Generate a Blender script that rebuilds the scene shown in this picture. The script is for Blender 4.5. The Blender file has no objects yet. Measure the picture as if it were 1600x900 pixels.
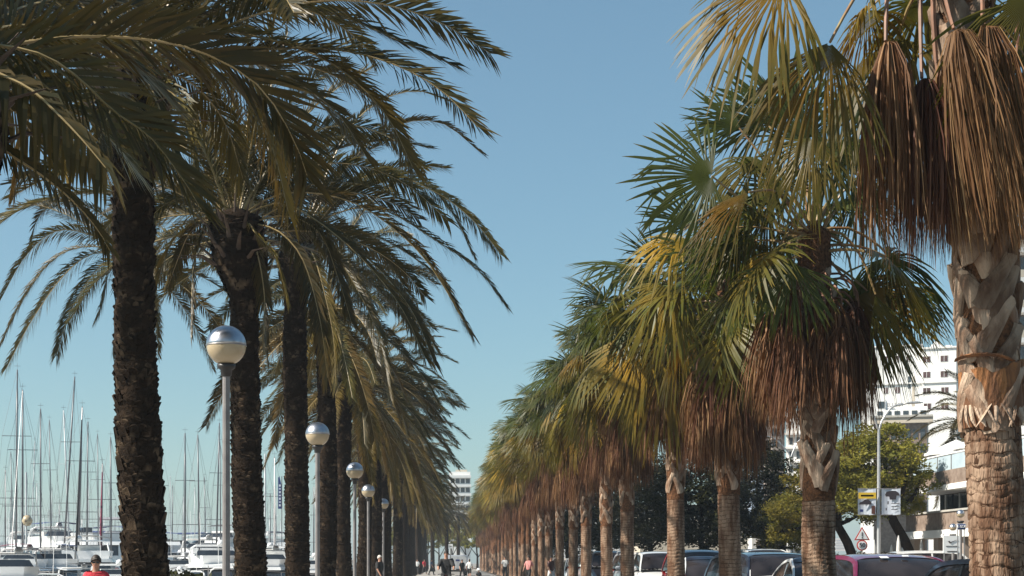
import bpy, math, random
from mathutils import Vector, Matrix, noise
R = math.radians
S = bpy.context.scene
COL = S.collection
F = 2535.0; VX = 705.0; HY = 878.0; EYE = 1.5
# ------------------------------------------------------------------ camera, sky, sun, exposure
cd = bpy.data.cameras.new('camera'); cam = bpy.data.objects.new('camera', cd); COL.objects.link(cam)
cam.location = (0, 0, EYE); cam.rotation_euler = (math.pi/2, 0, 0)
cd.sensor_width = 36; cd.lens = F/1600*36
cd.shift_x = (800-VX)/1600; cd.shift_y = (HY-450)/1600
cd.clip_start = .1; cd.clip_end = 9000
S.camera = cam
SUN_EL = 41; SUN_AZ = 256
w = bpy.data.worlds.new('World'); S.world = w; w.use_nodes = True
wn = w.node_tree.nodes; wl = w.node_tree.links
sky = wn.new('ShaderNodeTexSky'); sky.sky_type = 'NISHITA'; sky.sun_disc = False
sky.sun_elevation = R(SUN_EL); sky.sun_rotation = R(SUN_AZ)
sky.air_density = 1.0; sky.dust_density = 0.8; sky.ozone_density = 6.5
gm = wn.new('ShaderNodeGamma'); gm.inputs['Gamma'].default_value = .8
tint = wn.new('ShaderNodeMix'); tint.data_type = 'RGBA'; tint.blend_type = 'MULTIPLY'; tint.inputs[0].default_value = 1
tint.inputs[7].default_value = (.985, 1.12, .985, 1); tint.clamp_result = False
wl.new(sky.outputs[0], gm.inputs[0]); wl.new(gm.outputs[0], tint.inputs[6]); wl.new(tint.outputs[2], wn['Background'].inputs[0])
wn['Background'].inputs[1].default_value = .099
sd = bpy.data.lights.new('sun', 'SUN'); sd.energy = 5.0; sd.angle = R(.5); sd.color = (1, .93, .82)
so = bpy.data.objects.new('sun', sd); COL.objects.link(so)
sdir = Vector((math.sin(R(SUN_AZ))*math.cos(R(SUN_EL)), math.cos(R(SUN_AZ))*math.cos(R(SUN_EL)), math.sin(R(SUN_EL))))
so.rotation_euler = sdir.to_track_quat('Z', 'Y').to_euler(); so.location = (-60, 0, 80)
S.view_settings.view_transform = 'Standard'; S.view_settings.look = 'None'
S.view_settings.exposure = .83; S.view_settings.gamma = 1; S.view_settings.use_curve_mapping = False
S.cycles.max_bounces = 7; S.cycles.transparent_max_bounces = 12
rnd = random.Random(7)

def P(px, py, Y):
    return Vector(((px-VX)/F*Y, Y, EYE+(HY-py)/F*Y))

# ------------------------------------------------------------------ materials
MATS = {}
def mat(name, c, rough=.7, c2=None, nscale=6, bump=0, bscale=30, metal=0, spec=.5, stretch=None, coat=0, emit=None, rand=0, contrast=(.35, .65)):
    m = bpy.data.materials.new(name); m.use_nodes = True
    n = m.node_tree.nodes; l = m.node_tree.links; b = n['Principled BSDF']
    b.inputs['Base Color'].default_value = (*c, 1); b.inputs['Roughness'].default_value = rough
    b.inputs['Metallic'].default_value = metal; b.inputs['Specular IOR Level'].default_value = spec
    b.inputs['Coat Weight'].default_value = coat
    tc = n.new('ShaderNodeTexCoord'); src = tc.outputs['Object']
    if stretch:
        mp = n.new('ShaderNodeMapping'); mp.inputs['Scale'].default_value = stretch
        l.new(src, mp.inputs[0]); src = mp.outputs[0]
    if c2:
        t = n.new('ShaderNodeTexNoise'); t.inputs['Scale'].default_value = nscale; t.inputs['Detail'].default_value = 6
        l.new(src, t.inputs['Vector'])
        mr = n.new('ShaderNodeMapRange'); mr.inputs[1].default_value = contrast[0]; mr.inputs[2].default_value = contrast[1]
        l.new(t.outputs['Fac'], mr.inputs[0])
        mx = n.new('ShaderNodeMix'); mx.data_type = 'RGBA'
        mx.inputs[6].default_value = (*c, 1); mx.inputs[7].default_value = (*c2, 1)
        l.new(mr.outputs[0], mx.inputs[0]); out = mx.outputs[2]
        if rand:
            oi = n.new('ShaderNodeObjectInfo'); hv = n.new('ShaderNodeHueSaturation')
            r2 = n.new('ShaderNodeMapRange'); r2.inputs[3].default_value = 1-rand; r2.inputs[4].default_value = 1+rand
            l.new(oi.outputs['Random'], r2.inputs[0]); l.new(r2.outputs[0], hv.inputs['Value']); l.new(out, hv.inputs['Color']); out = hv.outputs[0]
        l.new(out, b.inputs['Base Color'])
    if bump:
        t2 = n.new('ShaderNodeTexNoise'); t2.inputs['Scale'].default_value = bscale; t2.inputs['Detail'].default_value = 5
        l.new(src, t2.inputs['Vector']); bp = n.new('ShaderNodeBump'); bp.inputs['Strength'].default_value = bump; bp.inputs['Distance'].default_value = .03
        l.new(t2.outputs['Fac'], bp.inputs['Height']); l.new(bp.outputs[0], b.inputs['Normal'])
    if emit:
        b.inputs['Emission Color'].default_value = (*c, 1); b.inputs['Emission Strength'].default_value = emit
    MATS[name] = m; return m

def leafmat(name, cg, cy, transl=.3, rough=.38, tc=(.2, .17, .03), spec=.5):
    m = bpy.data.materials.new(name); m.use_nodes = True
    n = m.node_tree.nodes; l = m.node_tree.links; b = n['Principled BSDF']
    at = n.new('ShaderNodeAttribute'); at.attribute_name = 'yel'
    t = n.new('ShaderNodeTexCoord'); nz = n.new('ShaderNodeTexNoise'); nz.inputs['Scale'].default_value = 9; nz.inputs['Detail'].default_value = 3
    l.new(t.outputs['Object'], nz.inputs['Vector'])
    oi = n.new('ShaderNodeObjectInfo')
    mx = n.new('ShaderNodeMix'); mx.data_type = 'RGBA'; mx.inputs[6].default_value = (*cg, 1); mx.inputs[7].default_value = (*cy, 1)
    l.new(at.outputs['Fac'], mx.inputs[0])
    hv = n.new('ShaderNodeHueSaturation')
    a1 = n.new('ShaderNodeMath'); a1.operation = 'ADD'; l.new(oi.outputs['Random'], a1.inputs[0]); l.new(nz.outputs['Fac'], a1.inputs[1])
    mr = n.new('ShaderNodeMapRange'); mr.inputs[1].default_value = .3; mr.inputs[2].default_value = 1.7; mr.inputs[3].default_value = .6; mr.inputs[4].default_value = 1.45
    l.new(a1.outputs[0], mr.inputs[0]); l.new(mr.outputs[0], hv.inputs['Value'])
    r3 = n.new('ShaderNodeMapRange'); r3.inputs[3].default_value = .485; r3.inputs[4].default_value = .515; l.new(oi.outputs['Random'], r3.inputs[0]); l.new(r3.outputs[0], hv.inputs['Hue'])
    l.new(mx.outputs[2], hv.inputs['Color']); l.new(hv.outputs[0], b.inputs['Base Color'])
    b.inputs['Roughness'].default_value = rough; b.inputs['Specular IOR Level'].default_value = spec
    tr = n.new('ShaderNodeBsdfTranslucent')
    mt = n.new('ShaderNodeMix'); mt.data_type = 'RGBA'; mt.inputs[6].default_value = (*tc, 1); mt.inputs[7].default_value = (min(1, cy[0]*1.3), cy[1]*1.1, cy[2]*.8, 1)
    l.new(at.outputs['Fac'], mt.inputs[0]); l.new(mt.outputs[2], tr.inputs['Color'])
    ms = n.new('ShaderNodeMixShader'); ms.inputs[0].default_value = transl
    l.new(b.outputs[0], ms.inputs[1]); l.new(tr.outputs[0], ms.inputs[2]); l.new(ms.outputs[0], n['Material Output'].inputs['Surface'])
    MATS[name] = m; return m

leafmat('date_leaf', (.026, .027, .009), (.24, .14, .025), .14, .40, (.11, .095, .018), .20)
leafmat('fan_leaf', (.040, .046, .009), (.32, .16, .014), .20, .42, (.13, .16, .018), .17)
leafmat('dead_leaf', (.085, .034, .015), (.34, .19, .10), .13, .62, (.17, .06, .02), .15)
leafmat('pine_leaf', (.10, .10, .018), (.24, .20, .03), .32, .6, (.30, .28, .04), .15)
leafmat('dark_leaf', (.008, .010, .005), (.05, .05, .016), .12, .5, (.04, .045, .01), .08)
mat('rachis', (.34, .25, .12), .45, (.26, .19, .08), 8)
mat('petiole', (.26, .20, .08), .5, (.20, .10, .04), 5)
mat('dead_petiole', (.24, .11, .06), .6, (.14, .07, .04), 8)
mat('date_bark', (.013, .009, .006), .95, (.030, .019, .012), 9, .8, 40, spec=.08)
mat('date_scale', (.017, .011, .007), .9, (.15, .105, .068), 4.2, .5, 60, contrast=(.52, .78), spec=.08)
mat('boot_dark', (.10, .065, .045), .8, (.05, .03, .02), 5, .5, 60, rand=.3)
mat('fan_bark', (.33, .225, .155), .9, (.13, .07, .042), 9, .9, 60, stretch=(1, 1, .22), contrast=(.36, .6), spec=.15)
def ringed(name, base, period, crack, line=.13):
    """bark with dark leaf-scar rings and upright cracks, groove shade painted into the lines"""
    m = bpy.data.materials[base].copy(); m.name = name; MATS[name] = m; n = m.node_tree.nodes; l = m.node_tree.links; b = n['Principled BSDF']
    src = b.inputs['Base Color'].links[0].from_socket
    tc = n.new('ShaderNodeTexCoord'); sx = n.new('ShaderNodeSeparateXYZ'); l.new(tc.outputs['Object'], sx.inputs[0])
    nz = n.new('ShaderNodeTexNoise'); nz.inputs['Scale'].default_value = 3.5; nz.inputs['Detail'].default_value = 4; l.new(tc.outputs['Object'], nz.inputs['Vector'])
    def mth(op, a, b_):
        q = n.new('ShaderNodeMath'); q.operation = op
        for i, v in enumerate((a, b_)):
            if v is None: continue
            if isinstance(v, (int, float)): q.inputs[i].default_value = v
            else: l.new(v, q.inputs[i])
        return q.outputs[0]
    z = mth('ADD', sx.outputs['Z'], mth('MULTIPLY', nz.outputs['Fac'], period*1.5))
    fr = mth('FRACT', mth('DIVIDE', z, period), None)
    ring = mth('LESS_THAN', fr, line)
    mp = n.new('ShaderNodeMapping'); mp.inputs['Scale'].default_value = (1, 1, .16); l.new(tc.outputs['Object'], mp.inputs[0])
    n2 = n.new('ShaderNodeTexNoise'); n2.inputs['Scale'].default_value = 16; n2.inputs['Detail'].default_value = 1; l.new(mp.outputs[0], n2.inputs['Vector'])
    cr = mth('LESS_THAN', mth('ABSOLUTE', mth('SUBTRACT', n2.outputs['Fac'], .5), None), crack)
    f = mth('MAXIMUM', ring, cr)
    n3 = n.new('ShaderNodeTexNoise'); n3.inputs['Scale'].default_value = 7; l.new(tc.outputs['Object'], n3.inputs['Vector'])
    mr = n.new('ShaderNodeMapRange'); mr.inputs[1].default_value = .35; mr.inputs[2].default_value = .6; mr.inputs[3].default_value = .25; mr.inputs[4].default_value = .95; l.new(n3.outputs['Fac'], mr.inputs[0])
    mx = n.new('ShaderNodeMix'); mx.data_type = 'RGBA'; l.new(mth('MULTIPLY', f, mr.outputs[0]), mx.inputs[0]); l.new(src, mx.inputs[6]); mx.inputs[7].default_value = (.055, .026, .014, 1)  # scar colour, darkened to paint in the shade of the shallow grooves
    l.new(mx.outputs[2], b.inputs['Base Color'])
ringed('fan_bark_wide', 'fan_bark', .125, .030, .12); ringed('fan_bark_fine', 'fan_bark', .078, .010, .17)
mat('boot', (.42, .31, .225), .8, (.14, .08, .05), 4, spec=.2, bump=.6, bscale=60, rand=.35, stretch=(1, 1, .4), contrast=(.4, .62))
mat('boot_orange', (.34, .15, .06), .8, (.13, .06, .03), 5, .7, 50, spec=.2, contrast=(.38, .6), stretch=(1, 1, .35))
mat('fibre', (.07, .035, .02), .95, (.19, .09, .045), 25, .9, 90, spec=.1)
mat('steel', (.30, .28, .27), .45, (.38, .36, .35), 3, .1, 40, metal=.6)
mat('pole_grey', (.20, .18, .18), .5, (.27, .25, .24), 5, .1, 40, metal=.35)
mat('lamp_metal', (.42, .42, .42), .4, (.5, .5, .5), 4, metal=.5)
mat('chrome', (.55, .56, .60), .34, (.42, .43, .47), 6, metal=1.0, bump=.05, bscale=8)
mat('globe', (.46, .36, .23), .25, (.42, .33, .21), 3, coat=.4)
mat('black', (.015, .015, .016), .5); mat('rubber', (.02, .02, .02), .85, (.03, .03, .03), 20)
mat('dark_trim', (.03, .028, .028), .45)
mat('paving', (.34, .31, .28), .8, (.26, .24, .21), .8, .2, 25)
mat('soil', (.16, .11, .07), .95, (.10, .07, .05), 3, .5, 20)
mat('asphalt', (.05, .05, .052), .85, (.07, .068, .066), 2, .3, 60)
mat('kerb', (.42, .40, .37), .8, (.33, .31, .29), 4, .2, 30)
mat('paint_white', (.75, .75, .73), .6, (.6, .6, .58), 6)
mat('ground', (.24, .21, .17), .95, (.17, .15, .12), .05)
mat('quay', (.32, .30, .27), .85, (.22, .20, .18), 1.5, .4, 12)
m = mat('water', (.02, .05, .065), .08, (.015, .04, .05), .3, .5, 1.2, spec=.6)
mat('gelcoat', (.80, .80, .79), .25, (.72, .72, .72), 1.2, coat=.3)
mat('gelcoat_blue', (.03, .06, .16), .2, (.04, .07, .18), 1, coat=.4)
mat('boat_glass', (.015, .018, .022), .08, spec=.8)
mat('mast', (.10, .10, .11), .4, (.15, .15, .16), 2, metal=.3)
mat('mast_white', (.55, .56, .57), .35, (.45, .46, .47), 2)
mat('wire', (.16, .16, .17), .4, metal=.5)
mat('canvas_blue', (.02, .04, .13), .9, (.03, .05, .16), 5); mat('canvas_maroon', (.14, .012, .035), .9, (.18, .02, .05), 5)
mat('canvas_black', (.015, .015, .018), .9, (.03, .03, .03), 5); mat('canvas_white', (.68, .67, .64), .85, (.58, .57, .55), 4)
mat('canvas_grey', (.25, .25, .27), .9, (.2, .2, .22), 4)
mat('teak', (.28, .16, .08), .6, (.2, .11, .06), 8)
mat('stucco_white', (.80, .79, .76), .9, (.72, .71, .69), .25, .2, 6)
mat('stucco_cream', (.55, .48, .38), .9, (.48, .42, .34), .3, .2, 6)
mat('stucco_beige', (.34, .28, .24), .9, (.28, .23, .2), .3, .2, 6)
mat('stucco_blue', (.26, .31, .38), .9, (.22, .27, .34), .3)
mat('concrete', (.42, .40, .36), .9, (.32, .31, .28), .6, .4, 6)
mat('window_brown', (.055, .022, .016), .25, (.09, .035, .025), 2)
mat('window_glass', (.03, .04, .045), .08, (.05, .06, .07), 1)
mat('rail_glass', (.42, .52, .58), .12, (.5, .6, .65), 1)
mat('stone_brown', (.17, .12, .09), .85, (.25, .19, .15), 3, .5, 10)
mat('sign_white', (.78, .78, .77), .5); mat('sign_yellow', (.72, .47, .04), .5); mat('sign_blue', (.02, .035, .15), .4)
mat('sign_grey', (.60, .64, .70), .5, (.54, .58, .66), 2); mat('sign_red', (.5, .05, .04), .45); mat('print_dark', (.035, .025, .03), .5); mat('print_brown', (.10, .035, .025), .5)
mat('skin', (.42, .22, .14), .55, (.36, .18, .12), 30); mat('hair', (.02, .014, .010), .6, (.035, .022, .015), 40)
mat('hair_grey', (.5, .46, .42), .7)
mat('cloth_red', (.62, .045, .06), .85, (.5, .03, .05), 12, .3, 30); mat('cloth_black', (.018, .018, .02), .9, (.03, .03, .03), 12)
mat('cloth_white', (.75, .75, .74), .9, (.65, .65, .64), 10); mat('cloth_blue', (.04, .06, .12), .9, (.06, .08, .15), 10)
mat('cloth_pink', (.55, .25, .22), .9, (.5, .2, .2), 10); mat('shoe', (.08, .07, .07), .7)
for nm, c in dict(car_white=(.78, .78, .77), car_navy=(.018, .021, .036), car_purple=(.16, .018, .060), car_red=(.42, .02, .03), car_silver=(.5, .51, .53), car_black=(.015, .015, .02), car_blue=(.07, .085, .12)).items():
    mat(nm, c, .28, coat=1.0)
mat('car_glass', (.010, .009, .011), .05, (.035, .03, .032), 1.5, spec=.35)
mat('interior', (.04, .035, .035), .8)
mat('lens', (.7, .7, .72), .1); mat('lens_red', (.4, .01, .01), .15)

# ------------------------------------------------------------------ mesh helpers
class MB:
    def __init__(s): s.v = []; s.f = []; s.m = []; s.a = []
    def quad_strip_ring(s, a, b, n, mi=0, close=True):
        for i in range(n if close else n-1):
            j = (i+1) % n; s.f.append((a+i, a+j, b+j, b+i)); s.m.append(mi)
    def box(s, c, d, mi=0, rz=0, M=None):
        o = len(s.v); cz, sz = math.cos(rz), math.sin(rz)
        for z in (-1, 1):
            for (x, y) in ((-1, -1), (1, -1), (1, 1), (-1, 1)):
                X, Y_, Z = x*d[0]/2, y*d[1]/2, z*d[2]/2
                p = Vector((X*cz-Y_*sz, X*sz+Y_*cz, Z))
                if M: p = M @ p
                s.v.append((p.x+c[0], p.y+c[1], p.z+c[2]))
        for f in ((3, 2, 1, 0), (4, 5, 6, 7), (0, 1, 5, 4), (1, 2, 6, 5), (2, 3, 7, 6), (3, 0, 4, 7)):
            s.f.append(tuple(o+i for i in f)); s.m.append(mi)
        return s
    def tube(s, pts, rad, n=6, mi=0, cap=True, flat=1.0):
        pts = [Vector(p) for p in pts]; k = len(pts)
        if not hasattr(rad, '__len__'): rad = [rad]*k
        prev = None; o0 = len(s.v)
        for i, p in enumerate(pts):
            t = (pts[min(i+1, k-1)]-pts[max(i-1, 0)])
            t = t.normalized() if t.length > 1e-9 else Vector((0, 0, 1))
            if prev is None:
                u = t.cross(Vector((0, 0, 1)) if abs(t.z) < .9 else Vector((0, 1, 0))).normalized()
            else:
                u = (prev - t*prev.dot(t)).normalized()
            prev = u; v = t.cross(u)
            for j in range(n):
                a = 2*math.pi*j/n
                q = p + u*math.cos(a)*rad[i] + v*math.sin(a)*rad[i]*flat
                s.v.append(tuple(q))
            if i: s.quad_strip_ring(o0+(i-1)*n, o0+i*n, n, mi)
        if cap:
            s.f.append(tuple(o0+j for j in range(n))[::-1]); s.m.append(mi)
            s.f.append(tuple(o0+(k-1)*n+j for j in range(n))); s.m.append(mi)
        return s
    def lathe(s, prof, n=16, mi=0, c=(0, 0, 0)):
        o0 = len(s.v)
        for (r, z) in prof:
            for j in range(n):
                a = 2*math.pi*j/n; s.v.append((c[0]+r*math.cos(a), c[1]+r*math.sin(a), c[2]+z))
        for i in range(1, len(prof)): s.quad_strip_ring(o0+(i-1)*n, o0+i*n, n, mi)
        return s
    def poly(s, pts, mi=0):
        o = len(s.v); s.v += [tuple(p) for p in pts]; s.f.append(tuple(range(o, o+len(pts)))); s.m.append(mi); return s
    def prism(s, pts, d, mi=0):
        """flat outline pts (3-D, planar) extruded by vector d"""
        o = len(s.v); n = len(pts); d = Vector(d)
        s.v += [tuple(p) for p in pts]; s.v += [tuple(Vector(p)+d) for p in pts]
        s.f.append(tuple(range(o, o+n))[::-1]); s.m.append(mi)
        s.f.append(tuple(range(o+n, o+2*n))); s.m.append(mi)
        s.quad_strip_ring(o, o+n, n, mi); return s
    def mesh(s, name, mats, smooth=False):
        me = bpy.data.meshes.new(name); me.from_pydata(s.v, [], s.f)
        for m_ in ([mats] if isinstance(mats, str) else mats): me.materials.append(MATS[m_])
        if any(s.m): me.polygons.foreach_set('material_index', s.m)
        if len(s.a) == len(s.v) and s.a:
            at = me.attributes.new('yel', 'FLOAT', 'POINT'); at.data.foreach_set('value', s.a)
        if smooth: me.polygons.foreach_set('use_smooth', [True]*len(me.polygons))
        me.update(); return me
    def build(s, name, mats, parent=None, loc=(0, 0, 0), smooth=False, kind=None, label=None):
        return obj(name, s.mesh(name, mats, smooth), parent, loc, kind, label)

def obj(name, me, parent=None, loc=(0, 0, 0), kind=None, label=None):
    o = bpy.data.objects.new(name, me); COL.objects.link(o); o.location = loc
    if parent: o.parent = parent
    if kind: o['kind'] = kind
    if label: o['label'] = label
    return o
def tag(o, label, cat, group=None):
    o['label'] = label; o['category'] = cat
    if group: o['group'] = group
    return o
def thing(name, label, cat, loc=(0, 0, 0), rz=0, group=None):
    o = bpy.data.objects.new(name, None); COL.objects.link(o); o.location = loc; o.rotation_euler = (0, 0, rz)
    o.empty_display_size = .3
    return tag(o, label, cat, group)
def struct(o): o['kind'] = 'structure'; return o
def catmull(pts, n):
    pts = [Vector(p) for p in pts]; k = len(pts)
    if k == 2: return [pts[0].lerp(pts[1], i/(n-1)) for i in range(n)]
    ext = [pts[0]*2-pts[1]]+pts+[pts[-1]*2-pts[-2]]; dense = []
    for i in range(k-1):
        a, b, c, d = ext[i:i+4]
        for j in range(12):
            t = j/12
            dense.append(.5*((2*b)+(c-a)*t+(2*a-5*b+4*c-d)*t*t+(3*b-a-3*c+d)*t**3))
    dense.append(pts[-1])
    L = [0]
    for i in range(1, len(dense)): L.append(L[-1]+(dense[i]-dense[i-1]).length)
    out = []; j = 0
    for i in range(n):
        s_ = L[-1]*i/(n-1)
        while j < len(L)-2 and L[j+1] < s_: j += 1
        seg = L[j+1]-L[j]; out.append(dense[j].lerp(dense[j+1], (s_-L[j])/seg if seg > 1e-9 else 0))
    return out
ORD = ['first', 'second', 'third', 'fourth', 'fifth', 'sixth', 'seventh', 'eighth', 'ninth', 'tenth', 'eleventh', 'twelfth', 'thirteenth', 'fourteenth', 'fifteenth', 'sixteenth', 'seventeenth', 'eighteenth', 'nineteenth', 'twentieth', 'twenty-first', 'twenty-second', 'twenty-third', 'twenty-fourth', 'twenty-fifth', 'twenty-sixth']

# ------------------------------------------------------------------ ground, path, road, water
struct(MB().box((989, 950, -.604), (2000, 2000, 1.0)).build('ground', 'ground'))
struct(MB().box((-1011, 950, -1.75), (2000, 2000, .5)).build('water', 'water'))
# finished pieces on the land
def sheet(name, m_, x0, x1, y0, y1, z0, z1): return struct(MB().box(((x0+x1)/2, (y0+y1)/2, (z0+z1)/2), (x1-x0, y1-y0, z1-z0)).build(name, m_))
sheet('quay_wall', 'quay', -11.6, -11.0, -40, 520, -2.4, .12)
sheet('promenade', 'paving', -11.0, 4.6, -40, 520, -.08, .10)
sheet('planting_strip', 'soil', 4.6, 6.1, -40, 520, -.08, .06)
sheet('kerb', 'kerb', 6.1, 6.25, -40, 520, -.08, .13)
sheet('road', 'asphalt', 6.25, 17.5, -40, 520, -.09, .008)
sheet('pavement', 'paving', 17.65, 23.0, -40, 520, -.08, .12)
sheet('kerb', 'kerb', 17.5, 17.65, -40, 520, -.08, .13)
b = MB()
for k in range(60): b.box((11.9, k*8.0, .010), (.12, 3.0, .004))
for k in range(80): b.box((7.35, 2+k*6.0, .010), (2.2, .10, .004))
b.box((8.55, 240, .010), (.10, 520, .004)).build('road_marking', 'paint_white'); struct(bpy.data.objects['road_marking'])

# ------------------------------------------------------------------ date palm fronds
def frond(mb, pts, ll=.48, seed=0, yel=0.0, bare=.12, rw=.032, nl=None, fwd=(54, 27), sag=.12, vee=12, lw=.031, roll=None):
    r = random.Random(seed)
    path = catmull(pts, 17)
    L = sum((path[i+1]-path[i]).length for i in range(16))
    o0 = len(mb.v)
    mb.tube(path, [rw*(1-.85*(i/16)**.7) for i in range(17)], 4, 1, flat=.7)
    mb.a += [0]*(len(mb.v)-o0)
    n = nl or int(L/.032)
    roll = r.choice((-1, 1))*r.uniform(.45, 1.15) if roll is None else roll; twist = r.uniform(-.5, .5)
    for k in range(n):
        s = bare+(1-bare)*(k+.5)/n
        f = s*16; i = min(15, int(f)); p = path[i].lerp(path[i+1], f-i)
        T = (path[i+1]-path[i]).normalized()
        Sd = T.cross(Vector((0, 0, 1)))
        Sd = Sd.normalized() if Sd.length > .15 else T.cross(Vector((.3, 1, 0))).normalized()
        N = Sd.cross(T)
        rl = roll+twist*s; Sd, N = Sd*math.cos(rl)+N*math.sin(rl), N*math.cos(rl)-Sd*math.sin(rl)
        q = (s-bare)/(1-bare)
        prof = min(1, .35+q*3.5)*(1-.36*max(0, q-.6)/.4)
        for sg in (-1, 1):
            l_ = ll*prof*r.uniform(.82, 1.1)
            a = R(fwd[0]+(fwd[1]-fwd[0])*q+r.uniform(-9, 9)); v = R(vee+r.uniform(-24, 24))
            D = T*math.cos(a)+(Sd*sg*math.cos(v)+N*math.sin(v))*math.sin(a)
            W = D.cross(N).normalized()*(lw*(.6+.4*prof)*r.uniform(.8, 1.15)*.5)
            W = W*math.cos(.5*sg)+N*W.length*math.sin(.5*sg)
            m1 = p+D*l_*.5-Vector((0, 0, sag*l_*.22)); e = p+D*l_*.97-Vector((0, 0, sag*l_*r.uniform(.6, 1.5)))
            o = len(mb.v)
            for c in (p-W*.5, p+W*.5, m1-W, m1+W, e): mb.v.append(tuple(c))
            y = min(1, max(0, yel+r.uniform(-.12, .12)))
            mb.a += [y*.8, y*.8, y, y, min(1, y+.1)]
            mb.f += [(o, o+1, o+3, o+2), (o+2, o+3, o+4)]; mb.m += [0, 0]
    return mb

def frond_path(el, droop, L):
    pts = []; x = z = 0; n = 7
    pts.append(Vector((0, 0, 0)))
    for i in range(n):
        t = (i+.5)/n; a = R(max(-88, el-droop*t**1.25)); x += math.cos(a)*L/n; z += math.sin(a)*L/n
        pts.append(Vector((x, 0, z)))
    # slight sideways bow
    return pts
FROND_POOL = []
for i, (el, dr) in enumerate([(82, 38), (74, 56), (66, 70), (56, 78), (46, 80), (36, 78), (24, 74), (12, 68), (0, 60), (-14, 50), (-28, 42), (-42, 34)]):
    for sd_ in range(2):
        L_ = 4.7 if el < 60 else 4.1
        mb = MB(); pts = frond_path(el+sd_*4, dr, L_*(1-.06*sd_))
        bow = .35*(1 if sd_ else -1)
        pts = [Vector((p.x, bow*(p.x/4)**2, p.z)) for p in pts]
        frond(mb, pts, .50, 100+i*2+sd_, .10 if el > -20 else .3, roll=(-.7, .55)[sd_]+.1*i/12)
        FROND_POOL.append((el, mb.mesh('frond', ['date_leaf', 'rachis'])))

def scale_mesh(path, rads, dz=.075, nar=15, seed=0, size=1.0):
    r = random.Random(seed); mb = MB()
    L = [0]
    for i in range(1, len(path)): L.append(L[-1]+(path[i]-path[i-1]).length)
    z = 0.05; row = 0
    while z < L[-1]-.02:
        j = 0
        while j < len(L)-2 and L[j+1] < z: j += 1
        t = (z-L[j])/(L[j+1]-L[j]); c = path[j].lerp(path[j+1], t); rad = rads[j]*(1-t)+rads[j+1]*t
        for k in range(nar):
            a = 2*math.pi*(k+.5*(row % 2)+r.uniform(-.2, .2))/nar
            u = Vector((math.cos(a), math.sin(a), 0)); s = Vector((-math.sin(a), math.cos(a), 0))
            if r.random() < .1: continue
            w_ = rad*2*math.pi/nar*r.uniform(.38, .58); out = r.uniform(.015, .05)*size; h = dz*r.uniform(.8, 1.5)
            zz = Vector((0, 0, r.uniform(-.02, .02)))
            b0 = c+u*(rad-.015)+zz
            o = len(mb.v)
            tilt = r.uniform(-.02, .02)
            for q in (b0-s*w_*1.1-Vector((0, 0, h)), b0+s*w_*1.1-Vector((0, 0, h)), b0+u*out+s*w_*.8+Vector((0, 0, tilt)), b0+u*out-s*w_*.8-Vector((0, 0, tilt)), b0+Vector((0, 0, .02)), b0+u*out*.7+Vector((0, 0, .02))):
                mb.v.append(tuple(q))
            mb.f += [(o, o+1, o+2, o+3), (o+3, o+2, o+5), (o, o+3, o+4), (o+1, o+4, o+2), (o+2, o+4, o+5), (o+3, o+5, o+4)]
            mb.m += [0]*6
        z += dz*r.uniform(.9, 1.1); row += 1
    return mb

def bark_trunk(mb, path, rads, n=20, seed=0, amp=.02):
    """roughened tapered trunk"""
    off = seed*3.1; o0 = len(mb.v)
    for i, p in enumerate(path):
        for j in range(n):
            a = 2*math.pi*j/n; u = Vector((math.cos(a), math.sin(a), 0))
            d = noise.noise(Vector((u.x*2+off, u.y*2, p.z*3)))*amp*1.4+noise.noise(Vector((u.x*6+off, u.y*6, p.z*14)))*amp
            mb.v.append(tuple(p+u*(rads[i]+d)))
        if i: mb.quad_strip_ring(o0+(i-1)*n, o0+i*n, n)
    mb.v.append(tuple(path[-1]+Vector((0, 0, .22)))); q = len(mb.v)-1; a = o0+(len(path)-1)*n
    for j in range(n): mb.f.append((a+j, a+(j+1) % n, q)); mb.m.append(0)
    return mb

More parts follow.
